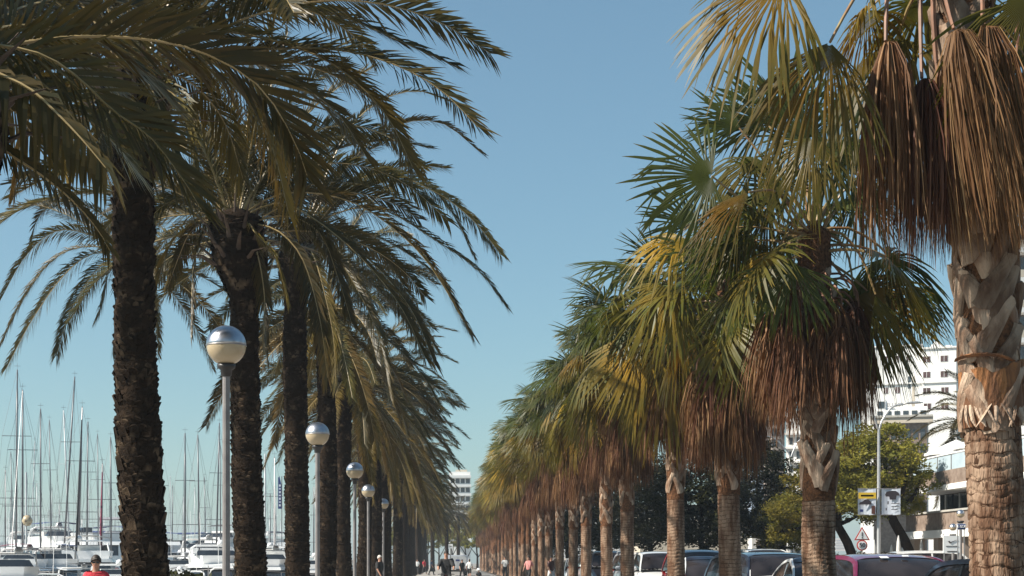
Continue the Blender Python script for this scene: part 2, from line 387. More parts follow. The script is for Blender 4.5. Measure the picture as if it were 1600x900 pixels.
def date_palm(X, Y, zc, label, traced=(), bends=None, rbase=.30, nrand=40, seed=0, generic=None, minel=-60, skip=None, scales=True, rscale=1.0, wide=1.0, group='date palms along the marina side of the promenade'):
    r = random.Random(seed)
    root = thing('date_palm', label, 'palm tree', (X, Y, .08), 0, group)
    zt = zc-.25-.08
    pts = [Vector((0, 0, -.15))]
    if bends:
        for (px, py) in bends:
            p = P(px, py, Y); pts.append(Vector((p.x-X, 0, p.z-.08)))
    else:
        ox, oy = r.uniform(-.15, .15), r.uniform(-.15, .15)
        pts += [Vector((ox, oy, zt*.4)), Vector((0, 0, zt))]
    n = int(zt/.09); path = catmull(pts, n)
    cx = path[-1].x; cy = path[-1].y
    rads = []
    for i, p in enumerate(path):
        t = i/(n-1); q = rbase*(1.06-.14*t)+.12*math.exp(-p.z/.4)
        d = zt-p.z
        if d < 1.1: q += .20*wide*math.sin(math.pi*min(1, (1.1-d)/1.1)*.62)**1.5
        rads.append(q+.012*math.sin(i*1.7)+.018*noise.noise(Vector((seed*1.7, 0, p.z*.8))))
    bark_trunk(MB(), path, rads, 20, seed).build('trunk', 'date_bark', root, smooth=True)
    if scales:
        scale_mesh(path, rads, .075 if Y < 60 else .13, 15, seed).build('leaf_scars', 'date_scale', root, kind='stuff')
    if Y == 20:
        i0, i1 = int(n*.2), int(n*.47)
        scale_mesh([p-path[i0] for p in path[i0:i1]], [q+.008 for q in rads[i0:i1]], .12, 12, 99, .9).build('broad_leaf_scars', 'date_scale', root, tuple(path[i0]), kind='stuff')
    C = Vector((cx, cy, zc-.08))
    # heart: old frond bases round the crown
    mb = MB()
    for k in range(34):
        a = k*2.39996; el = R(80-k*2.3); u = Vector((math.cos(a)*math.cos(el), math.sin(a)*math.cos(el), math.sin(el)))
        h = Vector((math.cos(a), math.sin(a), 0))*.24*wide
        p0 = C-Vector((0, 0, .35+k*.012))+h*.7
        mb.tube([p0-h*.25, p0+h*.25+u*.16, p0+h*.25+u*.42+Vector((0, 0, .10)), p0+h*.2+u*(.75+.2*r.random())], [.085, .06, .035, .008], 5, 0, flat=.45)
    mb.build('frond_bases', 'boot_dark', root)
    for (tp, tipdy, kw) in traced:
        pp = [Vector((0, 0, 0))]
        k = len(tp)
        for i, (px, py) in enumerate(tp):
            YY = Y+tipdy*((i+1)/k)**1.0
            p = P(px, py, YY); pp.append(p-Vector((X, Y, .08))-C)
        mb = MB(); frond(mb, pp, seed=r.randrange(9999), **dict(dict(ll=.5, yel=.12), **kw))
        mb.build('frond', ['date_leaf', 'rachis'], root, tuple(C))
    for k in range(nrand):
        want = 84-(84-minel)*((k+.5)/nrand)**.85
        az = k*2.39996+r.uniform(-.25, .25)+seed
        if skip and skip(az, want): continue
        best = sorted(FROND_POOL, key=lambda q: abs(q[0]-want)+r.uniform(0, 6))[0]
        o = obj('frond', best[1], root, tuple(C+Vector((math.cos(az), math.sin(az), 0))*.12-Vector((0, 0, .006*k))))
        o.rotation_euler = (r.uniform(-.18, .18), r.uniform(-.08, .08), az); sc = r.uniform(.82, 1.08)*rscale; o.scale = (sc, sc, sc)
    return root

def skipdir(lo, hi, elmax=50):
    """drop random fronds that point between azimuths lo..hi (degrees) and are below elmax"""
    def f(az, el):
        d = math.degrees(az) % 360
        inside = (lo <= d <= hi) if lo <= hi else (d >= lo or d <= hi)
        return inside and el < elmax
    return f

# L0: near palm just left of the frame
date_palm(-3.8, 12, 5.25, 'palm whose dark fronds reach in from the left edge, its trunk outside the picture', [
    ([(-40, 85), (60, 62), (180, 57), (300, 76), (400, 130), (455, 210), (480, 275)], 1.4, dict(ll=.62, lw=.036, sag=.1, fwd=(48, 26))),
    ([(-40, 95), (0, 116), (48, 140), (90, 178), (130, 220), (165, 262)], -.6, dict(ll=.36, lw=.034, sag=.9, vee=0)),
    ([(-30, 70), (60, 84), (120, 120), (175, 172), (235, 215), (285, 280), (310, 320)], .6, dict(ll=.60, lw=.036, sag=.15)),
    ([(-60, 150), (0, 228), (60, 270), (110, 310), (150, 355), (172, 392)], .4, dict(ll=.20, lw=.03, sag=.4)),
    ([(-20, 50), (50, 40), (140, 60), (220, 110), (270, 165)], 1.8, dict(ll=.55, lw=.034)),
    ([(-20, 40), (40, 10), (120, -5), (210, 10), (290, 50)], 2.4, dict(ll=.55)),
    ([(-70, 120), (-20, 150), (30, 180), (60, 230)], 1.2, dict(ll=.5, sag=.5)),
    ([(-60, 100), (0, 90), (60, 120), (100, 180), (120, 240)], 2.0, dict(ll=.5)),
    ([(-50, 110), (30, 130), (100, 160), (170, 215), (215, 268)], 1.6, dict(ll=.5)),
    ([(-40, 70), (30, 60), (110, 90), (180, 140), (215, 195)], 2.8, dict(ll=.55)),
], nrand=26, seed=11, skip=skipdir(225, 150, 95))
# L1
date_palm(-3.68, 20, 7.55, 'nearest date palm with a rough dark leaning trunk left of the first globe lamp', [
    ([(260, 60), (330, 18), (400, 8), (520, 22), (620, 62), (705, 100)], .8, dict(ll=.52, sag=.2, fwd=(50, 22))),
    ([(250, 80), (330, 50), (420, 62), (520, 100), (600, 175), (645, 262)], -.8, dict(ll=.5, yel=.4, sag=.15)),
    ([(240, 90), (330, 88), (420, 105), (520, 170), (575, 250)], .4, dict(ll=.46, yel=.3)),
    ([(240, 95), (310, 100), (380, 150), (425, 230), (450, 330)], -.5, dict(ll=.40, yel=.75, sag=.5, vee=5)),
    ([(245, 110), (300, 130), (350, 190), (380, 280)], .8, dict(ll=.40, yel=.3, sag=.4)),
    ([(225, 60), (260, 10), (330, -50)], .5, dict(ll=.45)), ([(210, 60), (190, 0), (130, -60)], .5, dict(ll=.45)),
    ([(200, 70), (130, 20), (40, 5), (-40, 40)], .6, dict(ll=.5)),
    ([(190, 90), (120, 70), (50, 100), (0, 170)], .8, dict(ll=.46)),
    ([(190, 100), (130, 110), (95, 170), (104, 285)], 1.6, dict(ll=.22, yel=.6, sag=.6)),
    ([(180, 120), (90, 130), (40, 190), (20, 310)], 2.0, dict(ll=.22, yel=.5, sag=.6)),
    ([(235, 120), (280, 160), (300, 230), (310, 300)], -.9, dict(ll=.4, sag=.4)),
    ([(230, 130), (245, 160), (262, 210), (290, 285)], -1.3, dict(ll=.34, sag=.6, vee=0)),
    ([(200, 130), (185, 150), (165, 190), (150, 240)], -1.3, dict(ll=.34, sag=.6, vee=0)),
    ([(215, 150), (212, 170), (205, 205), (200, 250)], -1.2, dict(ll=.3, sag=.6, vee=0)),
    ([(225, 140), (232, 165), (240, 205), (250, 252)], -.6, dict(ll=.3, sag=.6, vee=0)),
], bends=[(228, 900), (220, 750), (213, 600), (209, 400), (207, 130)], rbase=.255, nrand=36, seed=3, minel=22, skip=skipdir(240, 300, 55))
date_palm(-3.8, 30, 7.7, 'date palm with a swollen crown base behind the first globe lamp', [
    ([(345, 300), (320, 240), (270, 215), (215, 250)], 1.5, dict(ll=.4)),
    ([(335, 320), (300, 290), (240, 300), (170, 330)], .8, dict(ll=.42)),
    ([(340, 300), (310, 250), (275, 225), (240, 240)], 1.0, dict(ll=.42)),
    ([(340, 290), (318, 215), (285, 170), (255, 165)], .2, dict(ll=.42)),
    ([(345, 280), (330, 190), (318, 110), (300, 60)], .9, dict(ll=.42)),
    ([(330, 330), (290, 310), (250, 325), (215, 370)], -.4, dict(ll=.4)),
    ([(385, 290), (410, 190), (430, 110), (450, 50)], .9, dict(ll=.42)),
    ([(330, 335), (295, 335), (240, 345), (190, 385)], .2, dict(ll=.34)),
    ([(330, 345), (300, 350), (262, 390), (238, 480)], .8, dict(ll=.32, sag=.6)),
    ([(335, 345), (318, 360), (302, 420), (298, 525)], -.5, dict(ll=.22, sag=.7, vee=0)),
    ([(340, 340), (300, 360), (280, 400), (262, 450)], 1.2, dict(ll=.3, sag=.5)),
    ([(385, 345), (400, 365), (430, 400), (450, 470)], -1.2, dict(ll=.26, sag=.7, yel=.2)),
    ([(385, 350), (398, 380), (412, 450), (418, 560)], -.6, dict(ll=.24, sag=.8, vee=-10)),
    ([(400, 345), (450, 338), (500, 365), (530, 440), (548, 500)], -.8, dict(ll=.4, sag=.5, bare=.25)),
    ([(400, 350), (440, 365), (475, 410), (500, 500), (512, 590)], -1.2, dict(ll=.34, sag=.7, bare=.22)),
    ([(360, 280), (340, 180), (310, 90), (280, 30)], .6, dict(ll=.42)), ([(375, 270), (390, 160), (385, 60), (360, -20)], .2, dict(ll=.42)),
    ([(350, 290), (300, 200), (262, 150), (240, 110)], .4, dict(ll=.4)), ([(368, 280), (365, 170), (350, 80), (335, 20)], -.6, dict(ll=.42, yel=.3)),
    ([(390, 290), (430, 200), (480, 130), (540, 100)], .7, dict(ll=.45)),
    ([(395, 300), (450, 230), (530, 195), (610, 215), (660, 262)], -.4, dict(ll=.44, yel=.1)),
    ([(395, 310), (450, 270), (540, 255), (630, 285), (700, 345)], .6, dict(ll=.46, sag=.25)),
    ([(400, 320), (460, 300), (560, 320), (660, 400), (735, 520)], -.6, dict(ll=.46, sag=.3)),
    ([(395, 330), (450, 320), (540, 380), (620, 470), (665, 560)], -1.2, dict(ll=.46, sag=.4)),
], bends=[(392, 900), (386, 750), (383, 600), (381, 470), (369, 340)], rbase=.265, nrand=36, seed=5, minel=8, skip=skipdir(215, 350, 62), wide=1.3)
date_palm(-3.8, 40, 9.35, 'tall date palm between the first and second globe lamps, fronds fanning far right', [
    ([(510, 320), (590, 270), (680, 300), (740, 345), (783, 398)], -.6, dict(ll=.5, sag=.35)),
    ([(510, 340), (590, 325), (680, 375), (750, 425), (790, 478)], .2, dict(ll=.5, sag=.35)),
    ([(510, 355), (600, 375), (690, 440), (735, 522)], .8, dict(ll=.48, sag=.35)),
    ([(510, 370), (570, 400), (640, 480), (680, 570)], -.5, dict(ll=.48, sag=.4)),
    ([(500, 320), (560, 240), (620, 195), (690, 192), (753, 240)], .4, dict(ll=.42)),
    ([(495, 310), (540, 210), (590, 160), (650, 142), (706, 160)], .9, dict(ll=.3)),
    ([(500, 345), (560, 300), (640, 270), (705, 330), (740, 400)], 1.0, dict(ll=.46)),
    ([(500, 370), (540, 420), (590, 520), (610, 620)], -1.0, dict(ll=.45, sag=.5)),
    ([(455, 380), (430, 400), (415, 460), (412, 540)], -.5, dict(ll=.36, sag=.6)),
    ([(485, 390), (500, 430), (520, 520), (525, 600)], -1.3, dict(ll=.4, sag=.6, yel=.2)),
], bends=[(465, 900), (463, 700), (461, 500), (470, 370)], rbase=.285, nrand=34, seed=8, minel=0, skip=skipdir(250, 30, 50), wide=1.1)
zs = [9.4, 8.5, 9.2, 8.6, 9.0, 8.3, 8.9, 8.4, 9.1, 8.5, 8.8, 8.4, 9.0, 8.6]
zs += [8.9, 8.6]*5
for k in range(20):
    Y = 50+10*k+rnd.uniform(-.6, .6)
    lab = '%s date palm of the marina row counting away from the camera, slim dark trunk' % ORD[k+3]
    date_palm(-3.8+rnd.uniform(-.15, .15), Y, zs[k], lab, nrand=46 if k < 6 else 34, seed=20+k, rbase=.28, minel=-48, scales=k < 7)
for k, (px, Y, z_) in enumerate([(636, 196, 8.6), (655, 212, 8.0), (676, 236, 8.8), (697, 262, 9.4), (716, 284, 9.8), (646, 250, 10.4)]):
    date_palm((px-VX)/F*Y, Y, z_, '%s nearest date palm of the clump closing the far end of the path' % ORD[k], nrand=40, seed=90+k, rbase=.3, minel=-50, scales=False, group='date palms closing the far end of the path')
# a second-row palm hidden behind the nearest trunk, fronds showing left of it
date_palm(-8.6, 45, 9.9, 'date palm behind the nearest trunk, its long fronds drooping over the masts at far left', [
    ([(150, 370), (90, 360), (40, 400), (0, 470)], -1, dict(ll=.5, sag=.3)),
    ([(150, 385), (90, 400), (40, 460), (0, 540)], .4, dict(ll=.5, sag=.3)),
    ([(150, 395), (100, 430), (50, 500), (10, 575)], 0, dict(ll=.5, sag=.3)),
    ([(165, 410), (130, 450), (105, 500), (88, 555)], -.6, dict(ll=.5, sag=.4)),
    ([(150, 360), (90, 330), (40, 320), (-10, 345)], .8, dict(ll=.45)),
    ([(150, 350), (100, 310), (60, 340), (48, 385)], 1, dict(ll=.4)),
    ([(175, 420), (165, 450), (158, 480), (150, 500)], .4, dict(ll=.4, sag=.5)),
    ([(190, 430), (185, 470), (180, 510), (176, 552)], 0, dict(ll=.4, sag=.5)),
    ([(240, 400), (270, 420), (300, 470)], 0, dict(ll=.4, sag=.5)),
], rbase=.26, nrand=26, seed=61, skip=skipdir(120, 300, 50), group=None, rscale=.85)

# ------------------------------------------------------------------ fan palms
def fan_blade(mb, hub, D, N, Rr, span=115, droop=.5, seed=0, yel=0.0, n=44, fold=.25):
    r = random.Random(seed); D = D.normalized(); Sx = D.cross(N).normalized(); N = Sx.cross(D).normalized()
    sp = R(span); da = 2*sp/n
    ts = [.03, .25, .48, .68, .86, 1.0] if n < 62 else [.03, .3, .60, .76, .90, 1.0]; tf = ts[2]+.02
    for i in range(n):
        q = (-1+2*(i+.5)/n); a = q*sp
        d = D*math.cos(a)+Sx*math.sin(a); side = Sx*math.cos(a)-D*math.sin(a)
        RR = Rr*(1-.22*abs(q)**2)*(1.05-.25*r.random()**2)
        dr = droop*r.uniform(.75, 1.3); tw = r.gauss(0, .14); base = len(mb.v)
        liftd = N*(-fold*(abs(q)**1.5))
        hang = r.random() < .4; hk = r.uniform(.3, .8)
        rows = []
        for j, t in enumerate(ts):
            rr = RR*t
            c = hub+d*rr+liftd*rr*(1-.3*t)
            if t > .3:
                e = (t-.3); c = c-Vector((0, 0, 1))*dr*Rr*e*e*1.3+side*tw*Rr*e
                if hang and t > .6: c -= Vector((0, 0, 1))*Rr*(t-.6)*hk+d*Rr*(t-.6)*hk*.6
            hw = RR*min(t, tf+.1)*math.tan(da/2)*1.04*(1 if t <= tf else (1.0 if t < .8 else (.70 if t < .92 else .08)))
            if j < 3:
                rows.append(len(mb.v)); mb.v += [tuple(c-side*hw), tuple(c+N*hw*.55), tuple(c+side*hw)]
                yy = yel*(1-abs(t-.42)*1.7)*(1-.5*abs(q)); mb.a += [max(0, yy)]*3
            else:
                rows.append(len(mb.v)); mb.v += [tuple(c-side*hw), tuple(c+side*hw+N*hw*.4)]
                yy = max(0, yel*(1-abs(t-.42)*1.7)*(1-.5*abs(q)))
                if t >= 1: yy = max(yy, .22+.2*yel)
                mb.a += [yy]*2
        for j in range(2):
            u, v = rows[j], rows[j+1]
            mb.f += [(u, u+1, v+1, v), (u+1, u+2, v+2, v+1)]; mb.m += [0, 0]
        u, v = rows[2], rows[3]; mb.f += [(u, u+1, v), (u+1, v+1, v), (u+1, u+2, v+1)]; mb.m += [0]*3
        for j in (3, 4):
            u, v = rows[j], rows[j+1]; mb.f.append((u, u+1, v+1, v)); mb.m.append(0)
    return mb
def petiole(mb, pts, r0=.028, r1=.014, mi=1):
    o = len(mb.v); pts = catmull(pts, 8); mb.tube(pts, [r0+(r1-r0)*i/7 for i in range(8)], 5, mi); mb.a += [0]*(len(mb.v)-o)
def dead_blade(mb, hub, lean, L, wid, seed=0, n=80, depth=.6):
    """collapsed dry leaf: strands that leave the hub, shoulder out and hang"""
    r = random.Random(seed); lean = Vector(lean); ax = Vector((lean.x, lean.y, 0))
    ax = ax.normalized() if ax.length > .01 else Vector((1, 0, 0)); sx = Vector((-ax.y, ax.x, 0))
    for i in range(n):
        q = -1+2*(i+.5)/n+r.uniform(-.05, .05); dq = r.uniform(-1, 1)*depth
        l_ = L*(1.04-.4*r.random()**1.8)*(1-.1*abs(q)); w0 = wid*r.uniform(.014, .026)/.25*(.25 if wid < .25 else wid)
        wv = Vector((r.uniform(-1, 1), r.uniform(-1, 1), 0)).normalized()*min(.03, max(.010, w0*.6))*r.choice((.35, .5, .7, 1.1))
        pts = []
        wob = r.gauss(0, .06); wob2 = r.gauss(0, .06)
        for t in (0, .06, .2, .5, .78, 1):
            sprd = (1-math.exp(-7*t))*(1+.15*t)
            p = hub+sx*(q*wid*sprd)+ax*(dq*wid*sprd+.12*wid)+lean*t*L+Vector((0, 0, .05*math.sin(min(t, .12)*26)*wid*3-l_*t))
            wg = Vector((r.uniform(-1, 1), r.uniform(-1, 1), 0))*.022*min(1, t*4); p += sx*wob*t*L*.5+ax*wob2*t*L*.5+wg; pts.append(p)
        o = len(mb.v); ww = (.5, .9, 1.1, 1, .7, .15)
        y = r.random()**3.2
        for k, p in enumerate(pts):
            mb.v += [tuple(p-wv*ww[k]), tuple(p+wv*ww[k])]; mb.a += [y*(.5+.5*k/5)]*2
        for k in range(5): mb.f.append((o+2*k, o+2*k+1, o+2*k+3, o+2*k+2)); mb.m.append(0)
    return mb
FAN_POOL = []
for i, el in enumerate([82, 68, 54, 40, 26, 12, -4, -20, -36]):
    for sd_ in range(4):
        mb = MB(); L_ = .85+.1*sd_; dr = 26+9*sd_
        pp = [Vector((0, 0, 0))]; x = z = 0
        for k in range(4):
            a = R(el-dr*((k+.5)/4)); x += math.cos(a)*L_/4; z += math.sin(a)*L_/4; pp.append(Vector((x, 0, z)))
        a = R(el-dr-15); D = Vector((math.cos(a), 0, math.sin(a))); N = Vector((-math.sin(a), 0, math.cos(a)))
        petiole(mb, pp); yel = .0 if el > 5 else (.2 if el > -10 else .6)
        if sd_ == 1 and el < 50: yel += .25
        if sd_ == 3 and el < 30: yel = .85
        fan_blade(mb, pp[-1], D, N, 1.15, 115 if el > 0 else 100, .16+.0042*(82-el), 300+i*4+sd_, min(1, yel), fold=.15+.13*sd_, n=58)
        FAN_POOL.append((el, mb.mesh('fan_leaf', ['fan_leaf', 'petiole'])))
DEAD_POOL = []
for sd_ in range(6):
    mb = MB(); petiole(mb, [(0, 0, 0), (.25, 0, .02), (.42, 0, -.15), (.46, 0, -.42)], .024, .012)
    dead_blade(mb, Vector((.46, 0, -.42)), (-.02+.04*(sd_ % 3), .03*(sd_ % 2)-.02, 0), 1.3+.08*sd_, .24, 500+sd_)
    DEAD_POOL.append(mb.mesh('dead_leaf', ['dead_leaf', 'dead_petiole']))
def strap(phi, dz, w0, w1, off, seed, R0=.25, rows=6, cols=5):
    """old leaf base: a strap lying on a trunk of radius R0, climbing by dz while it turns by phi"""
    r = random.Random(seed); mb = MB(); n = rows*cols
    for lay in (0, 1):
        for k in range(rows):
            t = k/(rows-1); w_ = w0+(w1-w0)*min(1, t*1.3)**.8; ph = phi*(t-.5); z = dz*t
            sl = math.atan2(phi*R0, dz)
            for j in range(cols):
                u = -1+2*j/(cols-1); jag = r.uniform(-.035, .035) if k == rows-1 else 0
                du = u*w_/2
                a = ph+du*math.cos(sl)/R0; zz = z-du*math.sin(sl)+jag-(.05*(1-abs(u)) if k == 0 else 0)
                rr = R0+off*(.2+.8*t)+.018*(1-u*u)-(.030 if lay else 0)-.012*abs(u)**3
                mb.v.append((rr*math.cos(a), rr*math.sin(a), zz))
    for k in range(rows-1):
        for j in range(cols-1):
            a = k*cols+j; mb.f += [(a, a+1, a+cols+1, a+cols), (n+a+1, n+a, n+a+cols, n+a+cols+1)]; mb.m += [0, 0]
        for j in (0, cols-1):
            a = k*cols+j; f = (a+cols, a, n+a, n+a+cols); mb.f.append(f if j == 0 else f[::-1]); mb.m.append(0)
    for k in (0, rows-1):
        for j in range(cols-1):
            a = k*cols+j; f = (a, a+1, n+a+1, n+a); mb.f.append(f if k else f[::-1]); mb.m.append(0)
    return mb
BOOTS = []
for sd_ in range(8):
    q_ = random.Random(sd_+5)
    BOOTS.append(strap((1 if sd_ % 2 else -1)*q_.uniform(.75, 1.25), q_.uniform(.36, .50), q_.uniform(.20, .27), q_.uniform(.10, .15), q_.uniform(.02, .07), sd_).mesh('leaf_base', 'boot'))

def ringed_trunk(mb, path, rads, n, dz, seed, amp=.012, crack=1.0):
    """smooth lower trunk: stacked uneven rings with narrow grooves and vertical cracks in the geometry"""
    off = seed*2.7; o0 = len(mb.v)
    for i, p in enumerate(path):
        for j in range(n):
            a = 2*math.pi*j/n; u = Vector((math.cos(a), math.sin(a), 0))
            wav = noise.noise(Vector((u.x*1.6+off, u.y*1.6, p.z*1.1)))*dz*.8+noise.noise(Vector((u.x*9+off, u.y*9, p.z*3)))*dz*.06
            g = (p.z+wav)/dz; ph = g % 1.0; row = math.floor(g)
            ledge = -amp*1.3 if ph < .17 else amp*(.5-.4*ph)
            cr = noise.noise(Vector((u.x*8+off+row*1.7, u.y*8+row*.9, row*.6+p.z*.5)))
            cra = -amp*.9*crack if abs(cr) < .06 else 0
            d = ledge+cra+noise.noise(Vector((u.x*2.2, u.y*2.2+off, p.z*1.6)))*amp*.8
            mb.v.append(tuple(p+u*(rads[i]+d)))
        if i: mb.quad_strip_ring(o0+(i-1)*n, o0+i*n, n)
    return mb

def fan_palm(X, Y, zc, z_smooth, label, traced=(), dead=(), rb=.24, rt=.20, nleaf=34, skirt=(1.2, 2.4), nskirt=26, seed=0, lean=0, skip=None, maxel=84, minel=-16, boots=True, rs=1.0, group='fan palms along the road side of the promenade', detail=1, bends=None):
    r = random.Random(seed); root = thing('fan_palm', label, 'palm tree', (X, Y, .05), 0, group)
    H = zc-.05
    if bends: pts = [Vector((0, 0, -.15))]+[Vector((P(px, py, Y).x-X, 0, P(px, py, Y).z-.05)) for px, py in bends]
    else: pts = [Vector((0, 0, -.15)), Vector((lean*.4, 0, H*.4)), Vector((lean, r.uniform(-.1, .1), H))]
    step = (.014 if not nskirt else .016) if detail > 1 else (.02 if Y < 60 else .05)
    n = int(H/step); path = catmull(pts, n); zs_ = z_smooth-.05
    rads = [rb+(rt-rb)*(p.z/H)+.10*math.exp(-max(0, p.z)/.25) for p in path]
    i1 = next(i for i, p in enumerate(path) if p.z > zs_)
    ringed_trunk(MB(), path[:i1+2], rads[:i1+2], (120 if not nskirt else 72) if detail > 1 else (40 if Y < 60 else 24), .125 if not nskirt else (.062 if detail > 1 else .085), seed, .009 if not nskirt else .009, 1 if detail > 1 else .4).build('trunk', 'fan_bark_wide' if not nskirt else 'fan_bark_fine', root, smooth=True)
    up = path[i1:]
    st_ = max(1, int(.08/step)); bark_trunk(MB(), up[::st_]+[up[-1]], [q*1.02 for q in rads[i1:][::st_]+[rads[-1]]], 18, seed, .03).build('upper_trunk', 'fibre', root, smooth=True)
    btop = H-1.15 if nskirt else H-.3
    def at(z):
        for i in range(len(path)-1):
            if path[i+1].z >= z: return path[i], rads[i]
        return path[-1], rads[-1]
    if boots:
        z = zs_+(-.16 if (detail > 1 and not nskirt) else .22); k = 0; per = 6 if detail > 1 else 5
        while z < btop:
            for j in range(per):
                c, rad = at(z+.2); a = 2*math.pi*(j+.5*(k % 2)+r.uniform(-.2, .2))/per
                o = obj('leaf_base', BOOTS[2*r.randrange(4)+(k+j) % 2], root)
                sx = rad/.25*r.uniform(.99, 1.07); sz = r.uniform(.9, 1.15)*(1.15 if rad > .24 else .9)
                o.location = (c.x, c.y, z+r.uniform(-.05, .05)); o.rotation_euler = (r.uniform(-.04, .04), r.uniform(-.04, .04), a); o.scale = (sx, sx, sz)
            z += (.25 if detail > 1 else .27); k += 1
    C = path[-1].copy()
    for (petpts, Dpx, dy, kw) in traced:
        pts2 = [Vector((0, 0, 0))]; kk = len(petpts)
        for i, (px, py) in enumerate(petpts): pts2.append(P(px, py, Y+dy*(i+1)/kk)-Vector((X, Y, .05))-C)
        mb = MB(); petiole(mb, pts2, .026, .014)
        hub = pts2[-1]; tip = P(Dpx[0], Dpx[1], Y+dy+kw.get('dy2', 0))-Vector((X, Y, .05))-C
        D = tip-hub; nn = Vector(kw.get('N', (0, -.3, 1)))
        fan_blade(mb, hub, D, nn, kw.get('R', D.length), kw.get('span', 110), kw.get('droop', .4), r.randrange(9999), kw.get('yel', 0), fold=kw.get('fold', .2), n=kw.get('n', 46))
        mb.build('fan_leaf', ['fan_leaf', 'petiole'], root, tuple(C))
    for (petpts, dy, lean_, L_, w_) in dead:
        pts2 = [P(px, py, Y+dy*(.3+.7*i/max(1, len(petpts)-1)))-Vector((X, Y, .05))-C for i, (px, py) in enumerate(petpts)]
        mb = MB(); petiole(mb, pts2, .03, .018); dead_blade(mb, pts2[-1], lean_, L_, w_, r.randrange(999), 330, .8)
        mb.build('dead_leaf', ['dead_leaf', 'dead_petiole'], root, tuple(C))
    for k in range(nleaf):
        want = maxel-(maxel-minel)*((k+.5)/nleaf)**.9; az = k*2.39996+seed*1.3+r.uniform(-.2, .2)
        if skip and skip(az, want): continue
        best = sorted(FAN_POOL, key=lambda q: abs(q[0]-want)+r.uniform(0, 14))[0]
        o = obj('fan_leaf', best[1], root, tuple(C+Vector((math.cos(az), math.sin(az), 0))*.10-Vector((0, 0, .018*k))))
        o.rotation_euler = (r.uniform(-.85, .85), r.uniform(-.28, .2), az); s = r.uniform(.78, 1.12)*rs; o.scale = (s, s, s)
    for k in range(nskirt):
        t = (k+.5)/nskirt; z = H-skirt[0]-(skirt[1]-skirt[0])*t; c, rad = at(z+.42)
        az = k*2.39996+seed
        o = obj('dead_leaf', DEAD_POOL[r.randrange(6)], root, (c.x+math.cos(az)*(rad-.1), c.y+math.sin(az)*(rad-.1), z+.42))
        s = r.uniform(.8, 1.08); wr = r.uniform(.85, 1.2); o.scale = (wr, wr, s); o.rotation_euler = (r.uniform(-.08, .08), r.uniform(-.10, .08), az)
    return root

# R1
R1 = fan_palm(5.5, 16.4, 7.9, 3.0, 'nearest fan palm at the right edge, thick trunk with crossed leaf bases above tan rings', traced=[
    ([(1450, -60), (1340, -120), (1225, -35)], (1105, 60), -1.0, dict(R=1.18, span=78, droop=.45, yel=.6, N=(-.6, -.9, .6), fold=.1, n=64)),
    ([(1430, -40), (1350, -20), (1297, 66)], (1205, 235), -.9, dict(R=1.2, span=66, droop=.45, yel=.5, N=(-.5, -.8, .3), fold=.3, n=60)),
    ([(1440, -20), (1420, 10), (1402, 60)], (1340, 160), .9, dict(R=1.05, span=90, droop=.9, yel=.3, N=(-.3, -.5, .8))),
    ([(1540, -60), (1590, -60), (1612, -10)], (1600, 190), -.9, dict(R=1.35, span=70, droop=.5, N=(.2, -1, .3), yel=.2)),
    ([(1540, -60), (1640, -60), (1680, 20)], (1610, 240), -.4, dict(R=1.6, span=80, droop=.5, N=(.2, -1, .3), yel=.3)),
], dead=[
    ([(1480, -60), (1400, -60), (1386, 0), (1384, 64)], -.8, (.0, .0, 0), 2.12, .26),
    ([(1480, -40), (1440, -50), (1438, 30), (1440, 122)], -.75, (.0, .0, 0), 1.85, .25),
    ([(1500, -80), (1470, -60), (1478, 0), (1490, 45)], -.95, (.16, .0, 0), 2.2, .32),
    ([(1520, -80), (1530, -60), (1535, 0), (1535, 40)], -.9, (.10, .0, 0), 2.1, .32),
    ([(1540, -60), (1580, -60), (1590, 60), (1592, 150)], -.6, (.05, .0, 0), 1.6, .22),
    ([(1490, -40), (1460, -20), (1462, 80), (1470, 150)], -.2, (.03, .0, 0), 1.6, .2),
    ([(1560, -40), (1640, -20), (1642, 80), (1640, 120)], .2, (0, .0, 0), 1.8, .25),
    ([(1520, -40), (1520, -20), (1520, 60), (1520, 100)], .9, (0, .0, 0), 1.7, .25),
], rb=.285, rt=.255, nleaf=15, nskirt=0, seed=2, detail=2, maxel=80, minel=10,
    skip=skipdir(150, 300, 75), bends=[(1560, 900), (1555, 760), (1548, 620), (1540, 450), (1520, 250), (1505, 100), (1500, -90)])
# wide orange sheaths and a curled band where the leaf bases begin on the nearest trunk
for k, (a_, z_, w_, ph_) in enumerate([(-1.9, 2.80, .36, .35), (-1.0, 2.86, .34, -.5), (-2.7, 2.84, .32, .5), (-.2, 2.9, .32, .4), (2.6, 2.86, .34, -.4), (1.2, 2.86, .34, .4)]):
    o = strap(ph_, .55, w_*.85, w_*.95, .03, 40+k, .285, 7, 7).build('leaf_sheath', 'boot_orange', R1, (-.04, 0, z_)); o.rotation_euler = (0, 0, a_)
mb = MB(); pts = [Vector((math.cos(t)*(.33+.05*math.sin(t*2)), math.sin(t)*(.33+.04*math.sin(t*3)), 2.98+.5+.03*math.sin(t*2.2))) for t in [(-3.0+i*.28) for i in range(12)]]
mb.tube(pts, [.012, .03, .035, .038, .04, .035, .03, .035, .03, .025, .02, .01], 5, flat=.5); mb.build('curled_band', 'boot_orange', R1, (-.08, 0, 0))
mb = MB()
rr = random.Random(5)
for k in range(16):
    a_ = -2.9+k*.17; c = Vector((math.cos(a_)*.30-.05, math.sin(a_)*.30, 2.86)); u = Vector((math.cos(a_), math.sin(a_), 0)); s_ = Vector((-u.y, u.x, 0))*rr.uniform(-.1, .1)
    mb.tube([c+u*.0+Vector((0, 0, .16)), c+u*.03+s_*.5+Vector((0, 0, .08)), c+u*.045+s_, c+u*.03+s_*1.5-Vector((0, 0, .07))], [.02, .022, .018, .004], 4, flat=.4)
